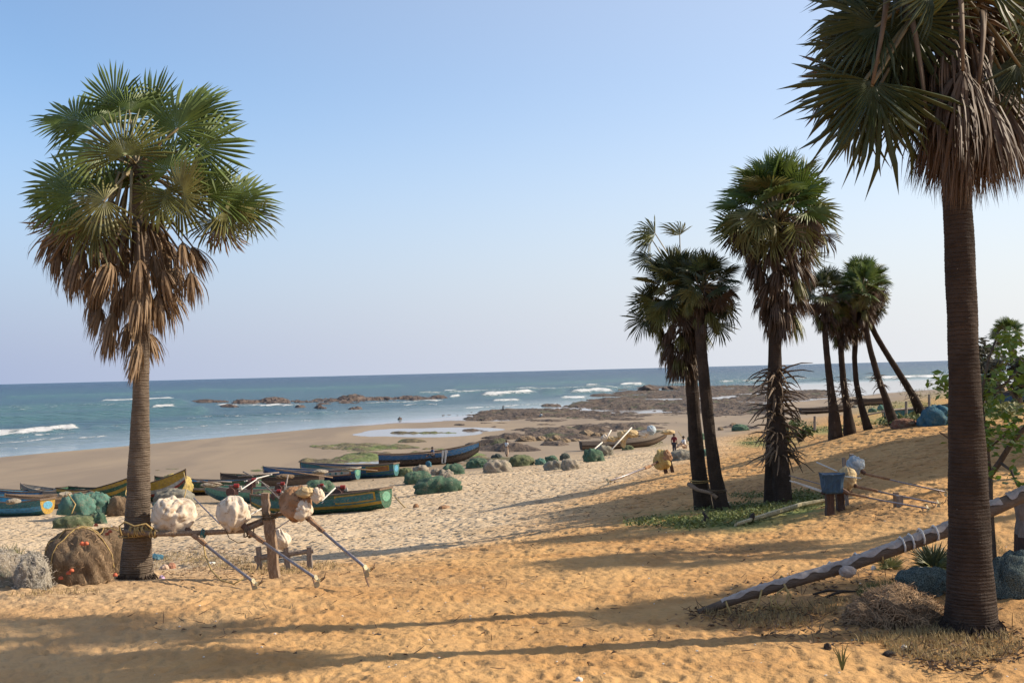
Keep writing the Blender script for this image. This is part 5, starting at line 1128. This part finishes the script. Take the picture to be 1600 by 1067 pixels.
def person(p, face, pose, shirt, lower, label, cloth=None, arms='down'):
    root = empty('person', p, label, 'person'); root.rotation_euler = (0, 0, R(face))      # local -y is the front
    if pose == 'stand': J = dict(pel=(0,0,.92), ch=(0,0,1.22), nk=(0,0,1.43), hd=(0,-.01,1.60), kl=(.1,-.03,.50), fl=(.11,0,.06), tl=(.12,-.14,.03), kr=(-.1,.04,.50), fr=(-.12,.08,.06), tr=(-.13,-.06,.03))
    elif pose == 'walk': J = dict(pel=(0,0,.90), ch=(0,-.03,1.20), nk=(0,-.05,1.41), hd=(0,-.08,1.58), kl=(.1,-.2,.52), fl=(.1,-.22,.08), tl=(.1,-.36,.04), kr=(-.1,.06,.48), fr=(-.1,.3,.10), tr=(-.1,.2,.03))
    elif pose == 'crouch': J = dict(pel=(0,.18,.28), ch=(0,-.02,.55), nk=(0,-.14,.72), hd=(0,-.24,.85), kl=(.17,-.32,.48), fl=(.15,-.12,.06), tl=(.15,-.26,.03), kr=(-.17,-.32,.46), fr=(-.15,-.1,.06), tr=(-.15,-.24,.03))
    else: J = dict(pel=(0,0,.12), ch=(0,-.04,.42), nk=(0,-.06,.64), hd=(0,-.10,.80), kl=(.14,-.42,.24), fl=(.12,-.72,.05), tl=(.12,-.84,.06), kr=(-.16,-.40,.30), fr=(-.14,-.60,.02), tr=(-.14,-.74,.03))
    V = {k: Vector(v) for k, v in J.items()}; hl = V['pel']+Vector((.09,0,-.04)); hr_ = V['pel']+Vector((-.09,0,-.04)); sl_ = V['nk']+Vector((.18,0,-.05)); sr_ = V['nk']+Vector((-.18,0,-.05))
    fw = Vector((0,-1,0))
    if arms == 'down': el, wl, er, wr = sl_+Vector((.06,.03,-.28)), sl_+Vector((.07,-.06,-.53)), sr_+Vector((-.06,.03,-.28)), sr_+Vector((-.07,-.05,-.53))
    elif arms == 'out': el, wl, er, wr = sl_+Vector((.26,-.05,.02)), sl_+Vector((.38,-.2,.16)), sr_+Vector((-.24,.02,-.12)), sr_+Vector((-.4,-.12,-.02))
    else: el, wl, er, wr = sl_+Vector((.06,-.12,-.24)), sl_+Vector((.0,-.36,-.30)), sr_+Vector((-.06,-.1,-.24)), sr_+Vector((-.0,-.36,-.30))
    names = [V['pel'], V['ch'], V['nk'], V['hd'], V['hd']+Vector((0,0,.12)), hl, V['kl'], V['fl'], V['tl'], hr_, V['kr'], V['fr'], V['tr'], sl_, el, wl, wl+(wl-el)*.32, sr_, er, wr, wr+(wr-er)*.32]
    E = [(0,1),(1,2),(2,3),(3,4),(0,5),(5,6),(6,7),(7,8),(0,9),(9,10),(10,11),(11,12),(2,13),(13,14),(14,15),(15,16),(2,17),(17,18),(18,19),(19,20)]
    rd = [.12,.13,.055,.085,.07,.09,.06,.045,.035,.09,.06,.045,.035,.055,.042,.032,.03,.055,.042,.032,.03]
    skin_mesh('body', [tuple(v) for v in names], E, rd, SKN, root)
    idx = [0, 1, 2, 13, 14, 17, 18]; vs = [tuple(names[i]) for i in idx]; vs[2] = tuple(names[2]-Vector((0,0,.04))); vs[4] = tuple(sl_.lerp(el, .7)); vs[6] = tuple(sr_.lerp(er, .7))
    skin_mesh('shirt', vs, [(0,1),(1,2),(2,3),(3,4),(2,5),(5,6)], [.15,.155,.085,.078,.062,.078,.062], shirt, root)
    if cloth == 'wrap':
        m = MB(); n = 16
        rings = [(.17,.95),(.20,.75),(.23,.40),(.22,.22)]; vs = [(r_*math.cos(6.283*k/n)*(1+.06*math.sin(k*5)), r_*.72*math.sin(6.283*k/n)*(1+.08*math.cos(k*3)), z) for r_, z in rings for k in range(n)]
        m.add(vs, [(i*n+k, i*n+(k+1) % n, (i+1)*n+(k+1) % n, (i+1)*n+k) for i in range(3) for k in range(n)]); o = m.obj('waist_cloth', lower, None, True); o.parent = root
    else:
        vs = [tuple(V['pel']), tuple(hl), tuple(V['kl']), tuple(V['kl'].lerp(V['fl'], .85)), tuple(hr_), tuple(V['kr']), tuple(V['kr'].lerp(V['fr'], .85))]
        skin_mesh('trousers', vs, [(0,1),(1,2),(2,3),(0,4),(4,5),(5,6)], [.145,.115,.085,.068,.115,.085,.068], lower, root)
    Vh, F = blob(int(label.__len__()), 12, 8, .2, .05); hdp = V['hd']
    m = MB().add([(a*.105+hdp.x, b*.115+hdp.y+.025, c*.115+hdp.z-.01) for a, b, c in Vh], F); o = m.obj('hair', HAIR, None, True); o.parent = root
    m = MB(); m.tube([hdp+Vector((0,-.08,.02)), hdp+Vector((0,-.115,-.01))], [.012,.02], 5); o = m.obj('nose', SKN, None); o.parent = root
    return root
person(G(792,713), 130, 'stand', SHW, TRB, 'person standing in a white shirt and beige waist cloth among the net bundles', 'wrap')
person(G(1054,710), 150, 'stand', SHR, TRD, 'person standing in a maroon shirt and dark trousers under the boat bow')
pz = G(1071,712); pz = Vector((pz.x, pz.y+.3, pz.z+.62))
person(pz, -70, 'sit', SHW, TRB, 'person seated on the grey net heap in a white shirt, bending forward', arms='fwd')
pb = P(677,713,104.2); person(pb, -60, 'sit', SHB, TRD, 'person in dark blue sitting up in the blue and black boat', arms='fwd')
person(G(786,645), 120, 'walk', TRD, TRD, 'distant dark clad person walking at the water edge by the reef', arms='out')
person(G(845,652), 60, 'crouch', CLV, CLV, 'distant person in pale blue crouching on the reef', arms='fwd')

# ------------------------------------------------------------------ plants
LG = leafmat('leaf_bright', (.12,.20,.025), (.07,.12,.018), (.17,.24,.04), .4, .45, .4); LD = leafmat('leaf_dull', (.06,.095,.03), (.09,.12,.04), (.05,.07,.025), .25, .55, .3)
LGY = leafmat('leaf_grey', (.085,.08,.06), (.06,.065,.045), (.11,.095,.075), .2, .7, .2); GRS = leafmat('grass_green', (.085,.12,.032), (.14,.15,.055), (.22,.18,.08), .2, .6, .25); GRD = leafmat('grass_dry', (.36,.27,.13), (.24,.17,.08), (.42,.33,.17), .2, .7, .2)
def leaf_scatter(m, q, p, s, up=.5):
    a = Vector((q.gauss(0, 1), q.gauss(0, 1), q.gauss(0, .5))).normalized(); n = Vector((q.gauss(0, .6), q.gauss(0, .6), up+q.random())).normalized(); b = n.cross(a).normalized()*s*.30; a = a*s
    m.add([p, p+a*.45-b+n*s*.06, p+a*.45+b+n*s*.06, p+a], [(0,1,3),(0,3,2)])
bt = empty('broadleaf_tree', Gd(1556, 12.6), 'slender crooked tree with bright green leaves right of the nearest palm', 'tree')
tkm = M('bark_thin', (.12,.09,.065), (.08,.06,.045), 8, .9, .02)
TR = [[(1558,945,12.6,14),(1554,900,12.6,12),(1550,840,12.6,11),(1547,790,12.6,10),(1546,744,12.6,10)],[(1546,744,12.6,9),(1562,722,12.5,9),(1582,690,12.4,8),(1600,670,12.3,7),(1630,640,12.2,5)],[(1546,744,12.6,9),(1540,680,12.7,7),(1532,620,12.8,6),(1545,560,12.9,4),(1560,520,13,3)],
      [(1540,680,12.7,5),(1510,650,12.6,4),(1485,610,12.5,3),(1465,596,12.4,2)],[(1532,620,12.8,5),(1570,600,12.8,4),(1600,570,12.7,3)],[(1562,722,12.5,5),(1580,735,12.3,4),(1590,760,12.2,2)],[(1545,700,12.6,4),(1570,680,12.4,3),(1590,650,12.3,2)],[(1540,690,12.6,4),(1490,690,12.3,3),(1468,675,12.2,2)]]
for i, t in enumerate(TR): MB().tube([P(a, b, c) for a, b, c, _ in t], [w_*12.6/FPX/2 for *_, w_ in t], 8).obj('trunk' if i == 0 else 'limb', tkm, bt, True)
m = MB(); q = random.Random(5)
for (cx_, cy_, rx, ry, d_, n) in [(1487,607,22,22,12.4,70),(1470,600,16,10,12.3,30),(1575,545,28,26,12.9,95),(1560,590,26,20,12.8,60),(1600,600,25,30,12.5,80),(1570,655,34,30,12.5,130),(1545,690,14,34,12.6,70),(1590,690,22,20,12.3,50),(1548,640,20,30,12.7,70),(1495,690,14,12,12.4,22),(1487,655,8,16,12.5,16),(1545,745,12,26,12.5,26),(1590,745,25,14,12.2,22),(1575,525,18,14,12.9,30),(1620,560,30,40,12.6,60)]:
    for k in range(n): leaf_scatter(m, q, P(cx_+q.gauss(0, rx*.55), cy_+q.gauss(0, ry*.55), d_+q.gauss(0, .3)), q.uniform(.07, .13))
o = m.obj('foliage', LG, bt)
def dwarf_fan(px, py, r_, n, label, mat=G2, mat2=G3):
    g = G(px, py); k = g.y/FPX; root = empty('palm_seedling', g, label, 'plant', 'young fan palms under the wrapped pole'); q = random.Random(px)
    for i in range(n):
        az = i*2.4; el = q.uniform(.3, 1.2); v = Vector((math.cos(az)*math.cos(el), math.sin(az)*math.cos(el), math.sin(el))); rr_ = r_*k*q.uniform(.75, 1.1)
        o = link('frond', fmesh('half' if q.random() < .7 else 'fan', i % 3, mat if q.random() < .8 else mat2), root); o.matrix_basis = Matrix.Translation(g+v*rr_*.15) @ basis(v, Vector((q.gauss(0,.3), -1, 1))).to_4x4() @ Matrix.Diagonal((rr_*.9, rr_, rr_*.5, 1))
dwarf_fan(1458,890,46,9,'dark young fan palm touching the left of the nearest palm trunk', G4, G2); dwarf_fan(1390,888,26,6,'small bright young fan palm under the wrapped pole', G2, G2)
def blades(name, cells, n, h, mat, label, cat, seed, wd=.006, kind='stuff'):
    q = random.Random(seed); m = MB(); tot = sum(c[2]*c[3] for c in cells)
    for (cx_, cy_, rx, ry) in cells:
        for i in range(int(n*rx*ry/tot)):
            a = q.uniform(0, 6.283); r_ = math.sqrt(q.random()); px_, py_ = cx_+rx*r_*math.cos(a), cy_+ry*r_*math.sin(a); g = G(px_, py_); hh = h*q.uniform(.5, 1.3)
            l = Vector((q.gauss(0, .35), q.gauss(0, .35), 1)).normalized(); s = Vector((q.gauss(0,1), q.gauss(0,1), 0)).normalized()*wd*max(1, g.y/25)
            e = Vector((q.gauss(0, .3), q.gauss(0, .3), -.1))*hh*.6
            m.add([g-s, g+s, g+l*hh*.55-s*.8, g+l*hh*.55+s*.8, g+l*hh+e], [(0,1,3,2),(2,3,4)])
    o = m.obj(name, mat); tag(o, label, cat); o['kind'] = kind; return o
def creepers(cells, n, s, mat, label, seed, z=.07):
    q = random.Random(seed); m = MB(); tot = sum(c[2]*c[3] for c in cells)
    for (cx_, cy_, rx, ry) in cells:
        for i in range(int(n*rx*ry/tot/6)):
            a = q.uniform(0, 6.283); r_ = math.sqrt(q.random()); g = G(cx_+rx*r_*math.cos(a), cy_+ry*r_*math.sin(a))
            for j in range(6): leaf_scatter(m, q, g+Vector((q.gauss(0, .14), q.gauss(0, .14), q.uniform(0, z))), s*q.uniform(.6, 1.2), 1.0)
    o = m.obj('creeping_plants', mat); tag(o, label, 'ground cover'); o['kind'] = 'stuff'; return o
creepers([(1060,817,80,9),(1150,800,60,12),(1120,815,70,8),(1250,785,40,14),(1190,795,45,9),(1175,775,40,5),(1260,775,25,8)], 8500, .085, GRS, 'low green creepers spread under the leaning palms and the spiky palm', 1)
creepers([(1205,686,50,4),(1250,664,30,5),(1290,672,40,4),(1380,662,60,4),(1185,694,35,3)], 3500, .16, LD, 'dark green creepers along the crest of the dune behind the spiky palm', 2, .25)
creepers([(1400,635,60,8),(1450,615,50,8),(1440,655,40,4),(1010,693,25,3),(1550,640,50,12)], 4000, .30, GRS, 'pale green ground plants on the far bank around the fence stakes', 3, .12)
blades('dry_grass', [(300,870,60,8),(360,880,80,10),(430,893,60,6),(500,885,40,6),(250,880,20,10)], 2600, .09, GRD, 'dry grass litter on the dune lip below the left rail', 'grass', 11, .004)
blades('dry_grass', [(1180,960,90,10),(1300,950,60,12),(1490,1010,110,28),(1210,975,60,9),(1540,880,40,40),(1420,1000,90,10)], 4600, .09, GRD, 'dry grass and straw around the foot of the nearest palm', 'grass', 12, .0035)
blades('grass_tuft', [(1385,927,32,6),(1360,932,20,4)], 420, .16, GRS, 'small green grass tuft left of the blue green net roll', 'grass', 13, .004)
blades('grass_tuft', [(10,872,24,8),(38,878,14,5)], 160, .42, GRS, 'tall green and dry grass blades at the left edge above the pale netting', 'grass', 14, .009)
blades('grass_tuft', [(100,925,60,4),(40,930,30,3)], 200, .07, GRD, 'thin dry straw below the big brown net heap', 'grass', 15, .004)
sp = MB(); g = G(1316,1048)
for i in range(7):
    a = -.5+i*.17; l = .22+.06*math.sin(i*3); b_ = Vector((math.sin(a)*.6, .1*(i % 3-1), 1)).normalized(); s = Vector((.006, 0, 0))
    sp.add([g-s, g+s, g+b_*l*.6-s, g+b_*l*.6+s, g+b_*l+Vector((a*.06, 0, 0))], [(0,1,3,2),(2,3,4)])
tag(sp.obj('grass_sprout', GRS), 'single green sprout in the bare sand at the bottom right', 'plant')
def bush(px, py, w_, h_, d, mat, label, seed, n=500, s=.35, group='bushes behind the ringed trunk'):
    c = P(px, py, d); k = d/FPX; z0 = H(c.x, c.y); q = random.Random(seed); root = empty('bush', (c.x, c.y, z0), label, 'bush', group); m = MB(); top = c.z+h_*k*.5
    lobes = [(q.gauss(0, .28), q.gauss(0, .3), q.uniform(.25, .95)) for _ in range(9)]
    for i in range(n):
        l = lobes[i % 9]; v = Vector((q.gauss(0, 1), q.gauss(0, 1), q.gauss(0, 1))).normalized()*q.uniform(.5, 1)*.24
        leaf_scatter(m, q, Vector((c.x+(l[0]+v.x)*w_*k, c.y+(l[1]+v.y)*w_*k, z0+(top-z0)*max(.02, l[2]+v.z*.8))), s*q.uniform(.6, 1.2))
    m.obj('foliage', mat, root); t = MB()
    for l in lobes[:5]: t.tube([Vector((c.x, c.y, z0-.1)), Vector((c.x+l[0]*w_*k*.5, c.y, z0+(top-z0)*.4)), Vector((c.x+l[0]*w_*k, c.y+l[1]*w_*k, z0+(top-z0)*l[2]))], [.10,.07,.02], 5)
    t.obj('trunk', tkm, root)
bush(1545,585,44,100,70,LGY,'grey brown bush just right of the ringed trunk',31,900,.45); bush(1590,600,50,80,66,LGY,'darker grey bush at the right edge below the distant palm',32,900,.42)
bush(1535,615,30,40,60,LD,'low dark green bush against the ringed trunk',33,500,.35); bush(1250,663,30,14,52,LD,'low dark shrub on the dune crest right of the spiky palm',34,400,.2); bush(1228,668,24,12,50,LD,'smaller low shrub on the dune crest behind the spiky palm',35,300,.2)
# ------------------------------------------------------------------ litter and small things
q = random.Random(9); m = MB(); DB = M('litter', (.10,.065,.04), (.16,.10,.06), 8, .9, 0)
cells = [(340,880,170,26,420),(800,900,700,150,330),(1330,950,230,60,560),(1180,965,110,22,160),(1500,1010,110,45,380),(1100,770,200,40,90),(700,800,320,60,260),(1380,800,80,16,60),(850,760,300,40,120),(200,830,160,20,40)]
for cx_, cy_, rx, ry, n in cells:
    for i in range(n):
        a = q.uniform(0, 6.283); r_ = math.sqrt(q.random()); g = G(cx_+rx*r_*math.cos(a), min(1080, cy_+ry*r_*math.sin(a))); far_ = max(1, g.y/22); g.z += .012
        v = Vector((q.gauss(0, 1), q.gauss(0, 1), q.uniform(0, .4))).normalized()
        if q.random() < .5: m.tube([g, g+v*.07*far_, g+v*.13*far_+Vector((0, 0, .01))], [.004*far_,.005*far_,.002*far_], 3, caps=False)
        else: s = v.cross(Vector((0,0,1)))*.02*far_; m.add([g, g+v*.03*far_+s+Vector((0,0,.012)), g+v*.07*far_, g+v*.03*far_-s+Vector((0,0,.02))], [(0,1,2,3)])
tag(m.obj('beach_litter', DB), 'scattered twigs, bark flakes and dry leaf scraps over the sand', 'litter'); bpy.data.objects['beach_litter']['kind'] = 'stuff'
m = MB(); q = random.Random(10)
for i in range(150):
    g = G(q.uniform(100, 1600), q.uniform(770, 1066)); s = .012*max(1, g.y/14)*q.uniform(.5, 1.3); V, F = blob(i, 6, 5, .3, .2)
    m.add([(g.x+a*s, g.y+b*s, g.z+c*s*.6) for a, b, c in V], F)
tag(m.obj('shell_bits', M('shell', (.6,.56,.5), (.42,.38,.33), 9, .6, 0)), 'tiny white shell and plastic bits strewn over the sand', 'litter'); bpy.data.objects['shell_bits']['kind'] = 'stuff'
def bit(px, py, w_, h_, mat, label, name, seed, cat, lift=0, group=None, ln=1.0):
    g = G(px, py); k = g.y/FPX; V, F = blob(seed, 14, 9, .25, .35, 2.2); m = MB().add([(a*w_*k/2, b*w_*k/2*ln, c*h_*k*.8) for a, b, c in V], F); o = m.obj(name, mat); o.location = (g.x, g.y, g.z-.01+lift); return tag(o, label, cat, group)
STN = M('stone_pale', (.50,.36,.27), (.38,.25,.17), 6, .8, .01); DKW = M('charred', (.03,.024,.02), (.06,.045,.035), 8, .9, .01)
bit(257,890,14,8,STN,'cream coloured stone at the right foot of the left palm','stone',1,'stone',0,'two stones by the left palm'); bit(268,888,13,9,M('stone_red', (.36,.18,.11), (.26,.12,.08), 6, .8, .01),'reddish stone beside the cream one at the left palm','stone',2,'stone',0,'two stones by the left palm')
bit(253,904,9,6,M('wrapper', (.40,.20,.38), (.55,.5,.6), 40, .4, .002),'crumpled pink and white wrapper below the stones','wrapper',3,'litter')
bit(242,874,26,9,NBL,'blue net scrap lying behind the left palm trunk','net_scrap',4,'net scrap'); bit(331,881,12,4,PLK,'white paper scrap on the dune lip','paper_scrap',5,'litter')
bit(1293,1012,13,9,DKW,'small black lump in the shade line bottom right','charred_lump',6,'litter'); bit(1390,1021,18,6,DKW,'flat dark husk in front of the brown fibre heap','husk',7,'litter'); bit(1413,1014,10,8,PLK,'small white cup half buried before the fibre heap','cup',8,'litter')
bit(1440,893,10,9,PLK,'white scrap between the two young fan palms','plastic_scrap',9,'litter'); bit(1365,889,8,6,PLK,'white scrap left of the small young fan palm','plastic_scrap',10,'litter')
bit(650,793,9,6,CLB,'small brown lump on the pale sand right of the green boat','husk',11,'litter'); bit(694,794,18,5,CLB,'longer brown scrap on the pale sand below the central net pile','husk',12,'litter')
bit(905,1062,12,6,PLK,'small white scrap at the bottom edge in the middle','paper_scrap',13,'litter'); bit(590,992,11,4,DKW,'dark twig lump in the foreground sand left of centre','twig_lump',14,'litter')
# knotted driftwood in the creepers and branches by the dune
for i, (pts, l) in enumerate([([(1098,820),(1104,808),(1098,800)],'forked dark driftwood stub in the creepers'),([(1168,818),(1176,806),(1178,801)],'leaning dark driftwood stub between the palms')]):
    a = G(*pts[0]); d_ = a.y; o = MB().tube([a-Vector((0,0,.05)), P(pts[1][0], pts[1][1], d_), P(pts[2][0], pts[2][1], d_)], [.06,.05,.02], 6).obj('driftwood', DKW, None, True); tag(o, l, 'driftwood', 'driftwood in the creepers')
SL = ['dark bark strip lying below the wrapped pole, its left piece','dark bark strip lying below the wrapped pole, its right piece','short dark stick above the sprout','thin stick right of the sprout line']
for i in range(2):
    x = [1270,1290,1235,1310,1260,1245,1330][i]; y = [931,935,934,933,996,990,1000][i]; a = G(x, y)+Vector((0,0,.02)); v = Vector((rnd.uniform(.22,.4), rnd.gauss(0,.2), .03))
    o = MB().tube([a, a+v*.5+Vector((0,0,.03)), a+v], [.012,.02,.008], 6).obj('fallen_stick', DKW, None, True); tag(o, SL[i], 'stick', 'sticks under the wrapped pole')
o = MB().tube([G(1105,836)+Vector((0,0,.03)), G(1250,834)+Vector((0,0,.03))], .012, 5).obj('cord', RPD, None); bpy.data.objects.remove(o)
